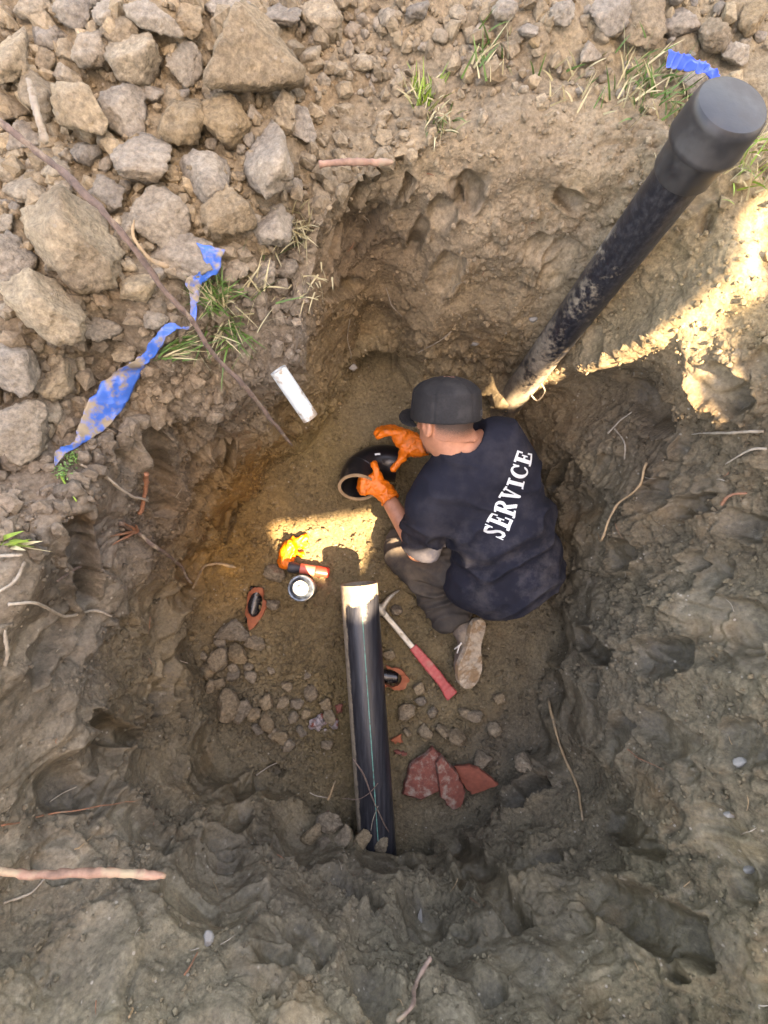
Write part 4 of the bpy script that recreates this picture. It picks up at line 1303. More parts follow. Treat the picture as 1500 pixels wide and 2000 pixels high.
def slab(outline, z0, thick, name, m, label, cat, tilt=(0, 0), seed=0, group=None, bulge=0.004):
    """chunky broken piece: an outline with its own thickness, chipped edges and an uneven face"""
    pts = np.array([P(x, y, z0)[:2] for x, y in outline])
    c = pts.mean(0)
    dens = []
    for a_, b_ in zip(pts, np.roll(pts, -1, 0)):
        for t in np.linspace(0, 1, 6, endpoint=False): dens.append(a_ * (1 - t) + b_ * t)
    dens = np.array(dens); n = len(dens)
    r_ = np.random.default_rng(seed)
    dens = dens + 0.0022 * r_.standard_normal(dens.shape)
    lay = []
    for s, zz in ((0.95, 0), (1.0, thick * 0.2), (1.0, thick * 0.75), (0.93, thick), (0.55, thick + bulge), (0.15, thick + bulge)):
        q = c + (dens - c) * s
        z_ = z0 + zz + (q - c) @ np.array(tilt)
        lay.append(np.column_stack([q, z_]))
    Vv = np.vstack(lay); Vv += 0.0025 * np.stack([fbm(Vv, 55, 2, k_ + seed) for k_ in range(3)], 1)
    Fv = []
    for l_ in range(len(lay) - 1):
        for i_ in range(n):
            Fv.append((l_ * n + i_, l_ * n + (i_ + 1) % n, (l_ + 1) * n + (i_ + 1) % n, (l_ + 1) * n + i_))
    Fv.append(tuple(range((len(lay) - 1) * n, len(lay) * n))); Fv.append(tuple(range(n))[::-1])
    o = mesh_np(name, Vv, Fv, m); flat_edges(o, 32)
    return tag(o, label, cat, group)
slab([(785, 1552), (822, 1560), (866, 1530), (862, 1470), (842, 1452), (800, 1490)], .03, .034, 'clay_shard', M_CLAYD, 'pale-crusted terracotta shard, left of the three in the pit corner', 'shard', (0.25, 0.1), 1)
slab([(846, 1478), (858, 1465), (888, 1500), (908, 1545), (902, 1575), (884, 1580), (858, 1550)], .045, .040, 'clay_shard', M_CLAYD, 'long red terracotta shard, middle of the three in the pit corner', 'shard', (-0.2, 0.2), 2)
slab([(884, 1492), (930, 1490), (968, 1522), (925, 1552), (900, 1530)], .035, .030, 'clay_shard', plain('red_terracotta', (0.19, 0.052, 0.030), 0.85, 0.25, 50, 0.5, 0.003), 'plain red terracotta shard, right of the three in the pit corner', 'shard', (0.3, 0.3), 3)
slab([(762, 1444), (784, 1434), (786, 1446), (772, 1452)], .015, .012, 'clay_chip', M_CLAY, 'small orange clay chip right of the black pipe', 'shard', seed=4)
slab([(770, 1462), (796, 1470), (792, 1476), (772, 1470)], .012, .010, 'clay_chip', M_CLAYD, 'thin dark red clay sliver above the terracotta shards', 'shard', seed=5)
slab([(655, 1378), (668, 1372), (670, 1390), (657, 1392)], .012, .012, 'clay_chip', M_CLAYD, 'dark red clay chip touching the left side of the black pipe', 'shard', seed=6)
slab([(630, 1595), (642, 1585), (668, 1625), (652, 1630)], .10, .014, 'clay_shard', M_CLAYD, 'reddish clay sliver stuck in the soil left of the pipe hole', 'shard', (0.2, -0.3), seed=7)
M_FOIL = plain('crumpled_wrapper', (0.25, 0.22, 0.22), 0.35, 0.6, 90, 0.8, 0.006, metal=0.4, dirt=(0.20, 0.05, 0.03), dirt_amt=(0.5, 0.58), dirt_scale=40)
for (cx, cy, s, lab, sd) in ((622, 1412, 0.034, 'crumpled red and silver wrapper among the rubble', 2), (652, 1414, 0.022, 'crumpled silver foil scrap touching the black pipe', 5)):
    c = P(cx, cy, .02)
    def ffn(p, c=c, s=s, sd=sd):
        sh = p.shape[:-1]; q = (p - c).reshape(-1, 3)
        d = np.linalg.norm(q * [1, 1, 1.6], axis=1) - s * (0.8 + 0.55 * vnoise(q * 75 + sd * 9, sd))
        return d.reshape(sh)
    V, F = nets(ffn, c - 0.06, c + 0.06, 0.003, 0)
    tag(mesh_np('wrapper', V, F, M_FOIL, smooth=False), lab, 'litter')

# ------------------------------------------------------------------ hammer
M_STEEL = plain('worn_steel', (0.36, 0.33, 0.27), 0.5, 0.25, 60, 0.2, 0.001, metal=0.55, dirt=(0.22, 0.17, 0.11), dirt_amt=(0.5, 0.7), dirt_scale=30)
M_REDG = plain('red_rubber', (0.36, 0.055, 0.050), 0.6, 0.15, 60, 0.2, 0.001, dirt=(0.36, 0.17, 0.13), dirt_amt=(0.52, 0.75), dirt_scale=26)
h0, h1, h2 = P(744, 1192, .035), P(806, 1263, .035), P(884, 1358, .035)
hd_ = unit(h2 - h0); hs_ = np.cross([0, 0, 1.0], hd_)
def hammer_shaft(p):
    A = np.stack([hd_, hs_, [0, 0, 1]])
    c = (h0 + h1) / 2
    return sd_box(p, c, A, (np.linalg.norm(h1 - h0) / 2 + 0.012, 0.0115, 0.008), 0.004)
def hammer_grip(p):
    A = np.stack([hd_, hs_, [0, 0, 1]])
    q = (p - h1) @ A.T; L_ = np.linalg.norm(h2 - h1)
    t = np.clip(q[..., 0] / L_, 0, 1)
    half = 0.0165 + 0.004 * np.sin(t * math.pi) + 0.009 * smooth01(0.72, 1.0, t)
    dx = np.abs(q[..., 0] - L_ / 2) - L_ / 2
    yz = np.stack([np.abs(q[..., 1] + 0.006 * smooth01(0.6, 1, t)) - half + 0.008, np.abs(q[..., 2]) - 0.006], -1)
    d2 = np.linalg.norm(np.maximum(yz, 0), axis=-1) + np.minimum(yz.max(-1), 0) - 0.008
    groove = 0.0012 * (np.abs(np.sin(q[..., 0] * 160)) > 0.92) * (t > 0.2) * (t < 0.9)
    return np.maximum(d2 + groove, dx)
def hammer_head(p):
    d = sd_cone(p, h0 + hd_ * -0.012, h0 + hd_ * 0.014, 0.0175, 0.013)
    face = -hs_ if (-hs_)[0] < 0 else hs_
    d = smin(d, sd_cone(p, h0, h0 + face * 0.052, 0.0135, 0.0125), 0.008)
    d = smin(d, np.maximum(sd_cone(p, h0 + face * 0.050, h0 + face * 0.076, 0.0165, 0.0165), (p - h0) @ face - 0.074), 0.004)
    cl = spline([h0, P(756, 1173, .036), P(768, 1161, .030), P(780, 1153, .020)], 10)
    for i_ in range(9):
        r0 = 0.0125 - 0.0095 * i_ / 9
        d = smin(d, sd_cone(p, cl[i_], cl[i_ + 1], r0, r0 - 0.001), 0.004)
    return d
hb = np.array([h0, h1, h2])
ham = empty('hammer', (h0 + h2) / 2 - [0, 0, .03])
for nm, fn_h, m in (('shaft', hammer_shaft, M_STEEL), ('grip', hammer_grip, M_REDG), ('head', hammer_head, M_STEEL)):
    V, F = nets(fn_h, hb.min(0) - [.12, .06, .05], hb.max(0) + [.06, .12, .05], 0.003, 1)
    adopt(mesh_np(nm, V, F, m), ham)
tag(ham, 'claw hammer with a steel shaft and red grip beside the kneeling worker', 'hammer')

# ------------------------------------------------------------------ spray can, red torch, spare glove
c0 = P(597, 1150, .0) + [0, 0, 0.0]
c1 = P(585, 1143, .19); cd = unit(np.array([(c1 - c0)[0] * 0.55, (c1 - c0)[1] * 0.55, .19]))
can = empty('spray_can', c0)
M_TIN = plain('printed_tin', (0.16, 0.20, 0.25), 0.28, 1.0, 34, 0.05, 0.001, metal=0.7)
M_RING = plain('tin_rim', (0.55, 0.56, 0.55), 0.25, 0.2, 40, 0.05, 0.001, metal=0.9)
M_LID = plain('white_spray_cap', (0.46, 0.48, 0.42), 0.45, 0.1, 40, 0.05, 0.001)
RC = 0.046
for nm, prof, m in (('body', [(0, .001), (0, RC - .002), (.004, RC), (.150, RC), (.156, RC - .002)], M_TIN),
                    ('rim', [(.150, RC + .0005), (.153, RC + .0025), (.158, RC + .0025), (.160, RC), (.157, RC - .003)], M_RING),
                    ('dome', [(.156, RC - .002), (.166, RC - .010), (.174, RC - .019), (.176, .026)], M_TIN),
                    ('cap', [(.172, .0285), (.186, .0275), (.190, .0255), (.190, .019), (.186, .018), (.186, .0135), (.1885, .0128), (.1885, .0095), (.186, .009), (.186, .0001)], M_LID),
                    ('button', [(.186, .0072), (.196, .0068), (.198, .005), (.198, .0001)], M_LID)):
    V, F = lathe(prof, c0, cd, 40)
    adopt(flat_edges(mesh_np(nm, V, F, m), 30), can)
tag(can, 'upright spray can seen from above beside the red torch', 'spray can')

ta, tb_ = P(572, 1108, .035), P(643, 1119, .028)
td = unit(tb_ - ta); tl = np.linalg.norm(tb_ - ta)
torch = empty('torch', (ta + tb_) / 2 - [0, 0, .02])
M_REDT = plain('red_plastic', (0.62, 0.045, 0.030), 0.32, 0.12, 40, 0.06, 0.001)
M_REDL = plain('pale_red_plastic', (0.66, 0.16, 0.11), 0.4, 0.12, 40, 0.06, 0.001)
M_BLK = plain('black_rubber', (0.03, 0.03, 0.035), 0.6, 0.3, 40)
for nm, prof, m in (('lamp_head', [(-.018, .0001), (-.018, .019), (-.010, .022), (.010, .022), (.022, .017), (.030, .016)], M_BLK),
                    ('body', [(.028, .0185), (.030, .0200), (.085, .0200), (.087, .0185)], M_REDL),
                    ('tail', [(.086, .0180), (.090, .0215), (tl - .006, .0200), (tl, .016), (tl + .001, .0001)], M_REDT)):
    V, F = lathe(prof, ta, td, 28)
    adopt(flat_edges(mesh_np(nm, V, F, m), 35), torch)
tag(torch, 'red hand torch with a black head lying by the spray can', 'torch')

gc = P(571, 1072, .02)
def spare(p):
    d = sd_cone(p, P(556, 1096, .022), P(566, 1068, .030), .026, .032)
    for a_, b_, r0 in (((566, 1066, .030), (596, 1050, .018), .014), ((572, 1060, .030), (590, 1047, .030), .013), ((562, 1064, .03), (572, 1048, .024), .013), ((570, 1078, .028), (588, 1082, .018), .012), ((575, 1066, .026), (598, 1064, .016), .012)):
        d = smin(d, sd_cone(p, P(*a_), P(*b_), r0, r0 * 0.8), 0.010)
    return np.maximum(d, 0.006 - p[..., 2])
V, F = nets(spare, gc - [.11, .11, .03], gc + [.11, .11, .07], 0.003, 2)
nn = vnormals(V, F)
V = V + nn * (0.015 * ((1 - np.abs(vnoise(V * np.array([34, 22, 30]) + 3, 5))) ** 4 - 0.35) - 0.004 * np.abs(fbm(V, 45, 2, 8)))[:, None]
sg = mesh_np('spare_glove', V, F, M_GLOVE)
tag(sg, 'crumpled orange glove lying on the sunlit floor by the torch', 'glove')

# ------------------------------------------------------------------ blue plastic strip
M_BLUE = plain('blue_plastic', (0.028, 0.125, 0.48), 0.38, 0.15, 20, 0.25, 0.003, dirt=(0.26, 0.215, 0.15), dirt_amt=(0.47, 0.58), dirt_scale=21)
M_BLUE2 = plain('clean_blue_plastic', (0.05, 0.14, 0.70), 0.35, 0.12, 20, 0.2, 0.003)
def ribbon(pairs, name, m, label, nw=17, n=190, curl=0.004):
    Lr = np.array([P(*p) for p, q in pairs]); Rr = np.array([P(*q) for p, q in pairs])
    Ls, Rs = spline(Lr, n), spline(Rr, n)
    t = np.linspace(0, 1, nw)
    Vv = Ls[:, None] * (1 - t)[None, :, None] + Rs[:, None] * t[None, :, None]
    wid = np.linalg.norm(Rs - Ls, axis=1)
    Vv[..., 2] += curl * np.sin(t * math.pi)[None] * (0.4 + wid[:, None] * 12) * np.sin(np.arange(n) * 0.16)[:, None]
    Vv[:, 0] += 0.004 * np.stack([fbm(Vv[:, 0] + 3 * k_, 45, 2, k_) for k_ in range(3)], 1)
    Vv[:, -1] += 0.004 * np.stack([fbm(Vv[:, -1] + 5 * k_, 45, 2, k_) for k_ in range(3)], 1)
    Vv = Vv.reshape(-1, 3)
    Vv[:, 2] += 0.004 * fbm(Vv, 22, 2, 3) + 0.011 * ((1 - np.abs(vnoise(Vv * np.array([40, 26, 10]), 8))) ** 3 - 0.3) + 0.005 * ((1 - np.abs(vnoise(Vv * np.array([70, 90, 20]), 9))) ** 3 - 0.3)
    i_, j_ = np.meshgrid(np.arange(n - 1), np.arange(nw - 1), indexing='ij')
    a_ = (i_ * nw + j_).ravel()
    o = mesh_np(name, Vv, np.stack([a_, a_ + 1, a_ + nw + 1, a_ + nw], 1), m)
    md = o.modifiers.new('thickness', 'SOLIDIFY'); md.thickness = 0.0006
    return tag(o, label, 'plastic strip')
def lift_pairs(raw, lift):
    out = []
    for (x0_, y0_), (x1_, y1_), l0, l1 in raw:
        out.append(((x0_, y0_, surf(x0_, y0_)[0][2] + l0), (x1_, y1_, surf(x1_, y1_)[0][2] + l1)))
    zz = np.array([[a_[2], b_[2]] for a_, b_ in out])
    k_ = np.array([0.25, 0.5, 0.25])
    for c_ in (0, 1):
        zz[:, c_] = np.convolve(np.pad(zz[:, c_], 1, 'edge'), k_, 'valid')
    return [((a_[0], a_[1], z_[0]), (b_[0], b_[1], z_[1])) for (a_, b_), z_ in zip(out, zz)]
BLUE_PAIRS = [((385, 478), (442, 488), .05, .05), ((396, 505), (432, 512), .05, .05), ((400, 528), (420, 535), .045, .05), ((362, 548), (392, 556), .05, .04), ((372, 570), (388, 582), .04, .05),
              ((376, 605), (386, 612), .04, .045), ((366, 640), (378, 632), .04, .05), ((330, 634), (338, 650), .04, .05), ((304, 660), (316, 676), .04, .045), ((262, 706), (286, 716), .04, .03),
              ((215, 730), (284, 722), .045, .02), ((185, 770), (262, 762), .04, .02), ((160, 815), (240, 800), .035, .02), ((150, 848), (205, 838), .035, .02), ((135, 868), (170, 862), .03, .03), ((108, 880), (128, 888), .03, .02), ((104, 905), (108, 909), .02, .02)]
ribbon(lift_pairs(BLUE_PAIRS, 0), 'blue_strip', M_BLUE, 'long torn blue plastic strip winding along the edge of the clod heap')
ribbon(lift_pairs([((1308, 92), (1304, 128), .05, .05), ((1340, 108), (1336, 138), .055, .05), ((1385, 132), (1382, 156), .05, .045), ((1420, 165), (1415, 180), .03, .03)], 0), 'blue_strip', M_BLUE2,
       'short bright blue plastic flap beside the capped standing pipe')

# ------------------------------------------------------------------ clods and stones
def rock_mesh(seed, sub=4, rough=1.0, planes=10):
    r_ = np.random.default_rng(seed)
    bm = bmesh.new(); bmesh.ops.create_icosphere(bm, subdivisions=sub, radius=1.0)
    D = np.array([v.co[:] for v in bm.verts]); D /= np.linalg.norm(D, axis=1)[:, None]
    Fv = np.array([[v.index for v in f.verts] for f in bm.faces]); bm.free()
    N_ = r_.standard_normal((planes, 3)); N_ /= np.linalg.norm(N_, axis=1)[:, None]
    off = r_.uniform(0.52, 1.0, planes)
    dots = np.clip(D @ N_.T, 1e-3, None)
    rad = (off[None] / dots)
    k = 42.0
    rr = -np.log(np.exp(-k * np.clip(rad, 0, 2.2)).sum(1) + np.exp(-k * 1.25)) / k
    Vv = D * rr[:, None]
    Vv *= (1 + rough * (0.06 * fbm(Vv, 2.6, 3, seed) + 0.075 * fbm(Vv, 8, 4, seed + 5, 0.65)))[:, None]
    d1, d2, cv = worley(Vv + seed * 3.1 + 0.06 * np.stack([vnoise(Vv * 5, k_) for k_ in range(3)], 1), 3.6, seed, True)
    Vv *= (1 + rough * (0.16 * (cv - 0.45) * smooth01(0.0, 0.25, d2 - d1) - 0.05 * np.exp(-((d2 - d1) / 0.07) ** 2)))[:, None]
    d1, d2, cv = worley(Vv + seed, 9.0, seed + 9, True)
    Vv *= (1 + rough * 0.07 * (cv - 0.45) * smooth01(0.0, 0.3, d2 - d1))[:, None]
    Vv /= np.abs(Vv).max(0)[None]
    me = bpy.data.meshes.new('clod')
    me.from_pydata(Vv.tolist(), [], Fv.tolist()); me.update()
    me.polygons.foreach_set('use_smooth', np.ones(len(me.polygons), bool))
    return me
M_CLOD = soil_mat('dry_clod', False, (0.34, 0.302, 0.242), 0.8)
M_CLODB = soil_mat('brown_clod', False, (0.29, 0.235, 0.16), 0.8)
M_CLODP = soil_mat('pit_clod', False, (0.235, 0.195, 0.14), 0.8)
BIG = [rock_mesh(100 + k) for k in range(14)]
SMALL = [rock_mesh(300 + k, 3, 1.1, 11) for k in range(10)]
for me in BIG: me.materials.append(M_CLOD)
for me in SMALL: me.materials.append(M_CLOD)
def clod(me, p, half, rotz, name, label, group, m=None, tilt=(0, 0), cat='clod'):
    o = bpy.data.objects.new(name, me)
    COL.objects.link(o)
    o.location = tuple(map(float, p)); o.scale = tuple(map(float, half))
    o.rotation_euler = (tilt[0], tilt[1], rotz)
    if m is not None:
        o.material_slots[0].link = 'OBJECT'; o.material_slots[0].material = m
    return tag(o, label, cat, group)
# cx, cy, width, height (photograph pixels), angle, material, own label
HEAP = [
    (492, 112, 215, 195, -8, 1, 'largest clod, with a pale crusted top and a brown broken face'),
    (128, 470, 215, 190, -32, 0, 'largest grey clod on the left, below the long bare root'),
    (170, 222, 120, 140, 20, 0, 'pale blocky clod in the heap, above the long bare root'),
    (268, 122, 125, 100, -30, 0, 'pale oval clod in the upper part of the heap'),
    (250, 207, 100, 105, 10, 0, 'squarish pale clod in the middle of the heap'),
    (350, 237, 100, 95, 0, 1, 'round brown clod in the middle of the heap'),
    (450, 237, 105, 85, -15, 1, 'tan wedge-shaped clod below the largest clod'),
    (533, 315, 125, 165, 25, 0, 'grey crumbly clod at the right edge of the heap'),
    (400, 330, 100, 140, 25, 0, 'clod with a smooth grey cut face in the heap'),
    (450, 412, 105, 125, -20, 1, 'two-toned brown clod above the blue strip'),
    (272, 312, 135, 120, 0, 0, 'lumpy grey clod in the middle of the heap, beside the long root'),
    (302, 425, 115, 95, 5, 0, 'pale clod just right of the long root'),
    (350, 497, 118, 80, -8, 0, 'flat clod lying against the top of the blue strip'),
    (535, 442, 85, 85, -20, 0, 'small pointed clod beside the dry grass on the rim'),
    (20, 508, 75, 95, 0, 0, 'pale clod cut off by the left edge, beside the largest grey clod'),
    (75, 600, 185, 130, -28, 0, 'broad cracked clod under the largest grey clod'),
    (36, 722, 110, 115, -10, 0, 'grey clod cut off by the left edge, left of the blue strip'),
    (115, 742, 75, 70, 0, 0, 'small round clod left of the wide part of the blue strip'),
    (38, 835, 120, 115, 0, 0, 'crumbling clod at the left end of the blue strip'),
    (172, 97, 85, 75, 10, 0, None), (80, 182, 65, 85, 20, 1, None), (30, 112, 80, 110, 10, 0, None), (92, 66, 65, 65, 0, 0, None), (300, 36, 130, 65, -25, 0, None),
    (440, 16, 90, 55, 0, 0, None), (228, 62, 75, 50, 0, 1, None), (206, 378, 70, 55, -20, 0, None), (60, 368, 105, 70, -15, 0, None), (48, 268, 65, 55, 0, 0, None), (14, 335, 55, 50, 0, 0, None),
    (592, 245, 60, 100, 15, 0, 'dark-shadowed clod tucked behind the largest clod'), (520, 537, 62, 45, 0, 0, None), (470, 516, 52, 44, 0, 0, None), (557, 520, 46, 46, 0, 0, None), (432, 573, 56, 40, -10, 0, None),
    (278, 562, 66, 66, -20, 0, None), (300, 620, 45, 40, 0, 0, None), (200, 640, 60, 50, 0, 0, None), (240, 690, 44, 40, 0, 0, None), (355, 120, 70, 80, 0, 0, None), (365, 40, 60, 60, 0, 1, None),
    (110, 330, 60, 45, 0, 0, None), (20, 210, 60, 60, 0, 1, None), (130, 150, 50, 45, 0, 0, None), (420, 180, 40, 60, 30, 0, None), (215, 30, 60, 50, 0, 0, None), (150, 20, 80, 60, 0, 0, None), (60, 15, 80, 50, 0, 0, None),
    (640, 35, 90, 75, 0, 0, None), (610, 110, 50, 50, 0, 0, None), (712, 118, 55, 36, 0, 0, None), (690, 60, 40, 36, 0, 0, None), (545, 30, 80, 50, 0, 0, None),
    (1182, 28, 95, 70, 0, 0, 'smooth clod at the top edge, left of the dark gap'), (1258, 40, 80, 105, 0, 1, 'shadowed brown clod at the top edge, above the blue flap'),
    (1330, 45, 75, 60, 0, 0, None), (1150, 105, 50, 44, 0, 0, None), (1395, 70, 70, 60, 0, 1, None), (1440, 110, 60, 50, 0, 0, None), (1470, 40, 60, 60, 0, 1, None), (1105, 22, 60, 50, 0, 0, None), (980, 20, 60, 46, 0, 0, None),
    (900, 30, 44, 40, 0, 0, None), (820, 20, 50, 40, 0, 0, None), (760, 30, 40, 40, 0, 0, None), (940, 60, 36, 30, 0, 0, None), (1030, 60, 40, 32, 0, 0, None), (1350, 160, 60, 46, 0, 0, None)]
HG = 'clods of the spoil heap'
MARKS = [('the blue strip', 200, 790), ('the long root', 250, 470), ('the largest clod', 492, 112), ('the largest grey clod', 128, 470), ('the blue flap', 1345, 120), ('the capped pipe', 1424, 205),
         ('the bright grass tuft', 828, 198), ('the grey stick', 72, 215), ('the tan wedge clod', 450, 237), ('the dry grass', 578, 450), ('the curled stalk', 295, 480), ('the dark green grass', 418, 590)]
seen_labels = {}
def place_label(cx, cy, w, brown):
    nm, mx, my = min(MARKS, key=lambda m_: (m_[1] - cx) ** 2 + (m_[2] - cy) ** 2)
    dx, dy = cx - mx, cy - my
    rel = ('right of' if dx > 0 else 'left of') if abs(dx) > abs(dy) else ('below' if dy > 0 else 'above')
    base = ('brown' if brown else 'grey') + (' fist-sized clod ' if w > 70 else ' small clod ') + rel + ' ' + nm
    k_ = seen_labels[base] = seen_labels.get(base, 0) + 1
    return base if k_ == 1 else ('second', 'third', 'fourth', 'fifth', 'sixth', 'seventh', 'eighth')[k_ - 2] + ' ' + base
placed = []
for i_, (cx, cy, w, h, ang, mt, lab) in enumerate(HEAP):
    p, n_ = surf(cx, cy)
    z = p[2] + min(w, h) * mpp(p[2]) * 0.22
    s = mpp(z) * 0.5
    hz = min(w, h) * s * 0.85
    gr = 1.26 if max(w, h) < 125 else 1.05
    q = P(cx, cy, z)
    clod(BIG[i_ % len(BIG)], q, (w * s * gr, h * s * gr, hz), R(ang), 'clod', lab or place_label(cx, cy, max(w, h), mt), HG,
         M_CLODB if mt else None)
    placed.append((cx, cy, max(w, h) * 0.42))
# smaller lumps that fill the heap and the far bank
fill = 0
tries = 0
while fill < 228 and tries < 14000:
    tries += 1
    if random.random() < 0.72:
        cx, cy = random.uniform(-30, 640), random.uniform(-20, 900)
        if cy > 930 - 1.15 * cx and cx > 120 and cy > 560: continue
        if cx > 600 - 0.2 * max(0, cy - 300) and cy > 330: continue
        r = random.choice((14, 17, 22, 28, 34))
    else:
        cx, cy = random.uniform(600, 1500), random.uniform(-20, 190)
        if cx > 1330 and cy > 110: continue
        r = random.choice((8, 10, 13, 17, 22)) * (1.0 - cy / 420)
    if any((cx - a_) ** 2 + (cy - b_) ** 2 < (0.68 * (c_ + r)) ** 2 for a_, b_, c_ in placed): continue
    placed.append((cx, cy, r))
    p, n_ = surf(cx, cy)
    s = mpp(p[2])
    q = p + np.array([0, 0, r * s * 0.25])
    clod(random.choice(SMALL if r < 22 else BIG), q, r * s * np.array([random.uniform(.8, 1.25), random.uniform(.8, 1.25), random.uniform(.6, .95)]), random.uniform(0, 6.3), 'clod',
         'small dry clod in the spoil heap along the top of the pit', HG, M_CLODB if random.random() < 0.2 else None, (random.uniform(-.4, .4), random.uniform(-.4, .4)))
    fill += 1

# rubble lying on the pit floor
PIT = [(457, 1230, 56, 40, -25, 'largest brown clod on the pit floor, below the broken clay pipe'), (498, 1257, 36, 28, 0, None), (472, 1277, 36, 40, 10, None), (436, 1286, 42, 40, 0, None), (430, 1255, 22, 20, 0, None),
       (447, 1372, 46, 52, 15, 'grey clod, left of a pair at the left foot of the wall'), (478, 1384, 34, 42, -30, 'grey clod, right of a pair at the left foot of the wall'),
       (410, 1305, 26, 30, 0, None), (520, 1365, 24, 30, 0, None), (525, 1407, 30, 34, 0, None), (505, 1424, 22, 20, 0, None), (552, 1373, 24, 22, 0, None), (582, 1370, 22, 20, 0, None), (500, 1395, 24, 24, 0, None),
       (545, 1437, 30, 24, 0, None), (565, 1455, 26, 22, 0, None), (535, 1430, 18, 24, 20, None), (610, 1350, 26, 30, 0, None), (635, 1370, 24, 22, 0, None), (645, 1395, 26, 30, 0, None), (590, 1428, 20, 20, 0, None),
       (536, 1122, 38, 34, 0, 'brown clod beside the spray can'), (536, 1178, 22, 22, 0, 'dark pebble right of the broken clay pipe'), (460, 1320, 24, 20, 0, None), (490, 1320, 22, 22, 0, None), (415, 1340, 22, 24, 0, None),
       (758, 1276, 22, 20, 0, None), (776, 1190, 22, 20, 0, None), (815, 1340, 24, 24, 0, None), (830, 1425, 28, 26, 0, None), (864, 1427, 28, 24, 0, None), (890, 1440, 32, 34, 0, None), (925, 1393, 28, 24, 0, None),
       (795, 1390, 30, 30, 0, None), (905, 1392, 22, 18, 0, None), (845, 1390, 20, 20, 0, None), (820, 1365, 20, 18, 0, None), (965, 1420, 26, 26, 0, None), (970, 1360, 26, 22, 0, None), (940, 1480, 36, 30, 0, None), (795, 1430, 16, 16, 0, None),
       (1020, 1490, 40, 40, 0, None), (640, 1450, 20, 18, 0, None), (600, 1395, 18, 18, 0, None), (560, 1340, 20, 18, 0, None), (575, 1400, 20, 22, 0, None), (430, 1330, 20, 20, 0, None),
       (488, 1300, 18, 16, 0, None), (456, 1300, 20, 18, 0, None), (400, 1280, 18, 16, 0, None), (530, 1310, 14, 14, 0, None), (600, 1320, 14, 14, 0, None)]
for i_, (cx, cy, w, h, ang, lab) in enumerate(PIT):
    p, n_ = surf(cx, cy)
    s = mpp(p[2]) * 0.5
    clod((BIG if w > 30 else SMALL)[i_ % 10], p + np.array([0, 0, min(w, h) * s * 0.75]), (w * s * 1.22, h * s * 1.22, min(w, h) * s * 1.1), R(ang), 'clod', lab or 'brown lump of soil in the rubble on the pit floor', 'rubble on the pit floor', M_CLODP)
# lumps hanging over the pipe hole and along the near wall
for i_, (cx, cy, w, h, zz) in enumerate(((640, 1612, 60, 44, .19), (612, 1630, 56, 44, .22), (672, 1634, 58, 36, .22), (706, 1644, 50, 28, .22), (745, 1652, 44, 24, .21), (632, 1648, 44, 34, .24))):
    s = mpp(zz) * 0.5
    clod(BIG[(i_ * 3 + 1) % 14], P(cx, cy, zz - .03), (w * s, h * s, h * s * 0.9), R(17 * i_), 'clod', 'crumbly lump of soil overhanging the hole where the black pipe enters the wall', 'lumps over the pipe hole', M_CLODP)
M_STONE = plain('pale_stone', (0.20, 0.19, 0.17), 0.7, 0.3, 60, 0.3, 0.002)
p, n_ = surf(405, 1832)
clod(BIG[5], p + n_ * 0.002, (.017, .016, .013), 0.3, 'stone', 'small bluish white stone pressed into the near bank', None, M_STONE, cat='stone')
p, n_ = surf(822, 1795)
o = clod(BIG[7], p - n_ * 0.002, (.009, .034, .007), R(6), 'stone', 'long whitish stone scraped flat in the near wall', None, M_STONE, cat='stone')
for (cx, cy, r, lab) in ((1447, 1487, 13, 'cream stone in the gouged right wall'), (1462, 1695, 11, 'white streaked stone at the lower right of the wall'), (1424, 1592, 9, 'pale stone above the white streaked one in the right wall'), (688, 718, 9, None), (1042, 622, 9, None), (930, 672, 8, None)):
    p, n_ = surf(cx, cy)
    clod(SMALL[cx % 10], p, r * mpp(p[2]) * np.array([1.2, .8, .7]), 0.4, 'stone', lab or 'small pale stone in the back wall of the pit', None if lab else 'stones in the back wall', M_STONE, cat='stone')

# grit and crumbs nobody could count
def grit(name, mask_w, count, smin_, smax_, m, label, seed, sink=0.2):
    r_ = np.random.default_rng(seed)
    idx = r_.choice(len(GV), count, p=mask_w / mask_w.sum())
    ico = np.array(rock_mesh_lo.vertices_np); fac = rock_mesh_lo.faces_np
    pos = GV[idx] + r_.normal(0, 0.003, (count, 3))
    sz = smin_ * (smax_ / smin_) ** (r_.random(count) ** 2.2)
    A = r_.standard_normal((count, 3, 3)); Q = np.linalg.qr(A)[0]
    S = r_.uniform(0.65, 1.2, (count, 1, 3))
    Vv = np.einsum('vk,nkj->nvj', ico, Q * S.transpose(0, 2, 1)) * sz[:, None, None]
    jitv = 1 + 0.22 * r_.standard_normal((count, len(ico), 1))
    Vv = Vv * jitv + pos[:, None] + GNF[idx][:, None] * (sz * (0.5 - sink))[:, None, None]
    Fv = fac[None] + (np.arange(count) * len(ico))[:, None, None]
    o = mesh_np(name, Vv.reshape(-1, 3), Fv.reshape(-1, 3), m, smooth=False)
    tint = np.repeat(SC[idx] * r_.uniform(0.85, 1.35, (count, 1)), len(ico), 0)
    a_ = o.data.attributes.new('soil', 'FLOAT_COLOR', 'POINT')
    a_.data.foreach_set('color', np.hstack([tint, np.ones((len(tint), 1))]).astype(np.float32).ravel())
    return tag(o, label, kind='stuff')
class rock_mesh_lo: pass
bm = bmesh.new(); bmesh.ops.create_icosphere(bm, subdivisions=1, radius=1.0)
rock_mesh_lo.vertices_np = [v.co[:] for v in bm.verts]; rock_mesh_lo.faces_np = np.array([[v.index for v in f.verts] for f in bm.faces]); bm.free()
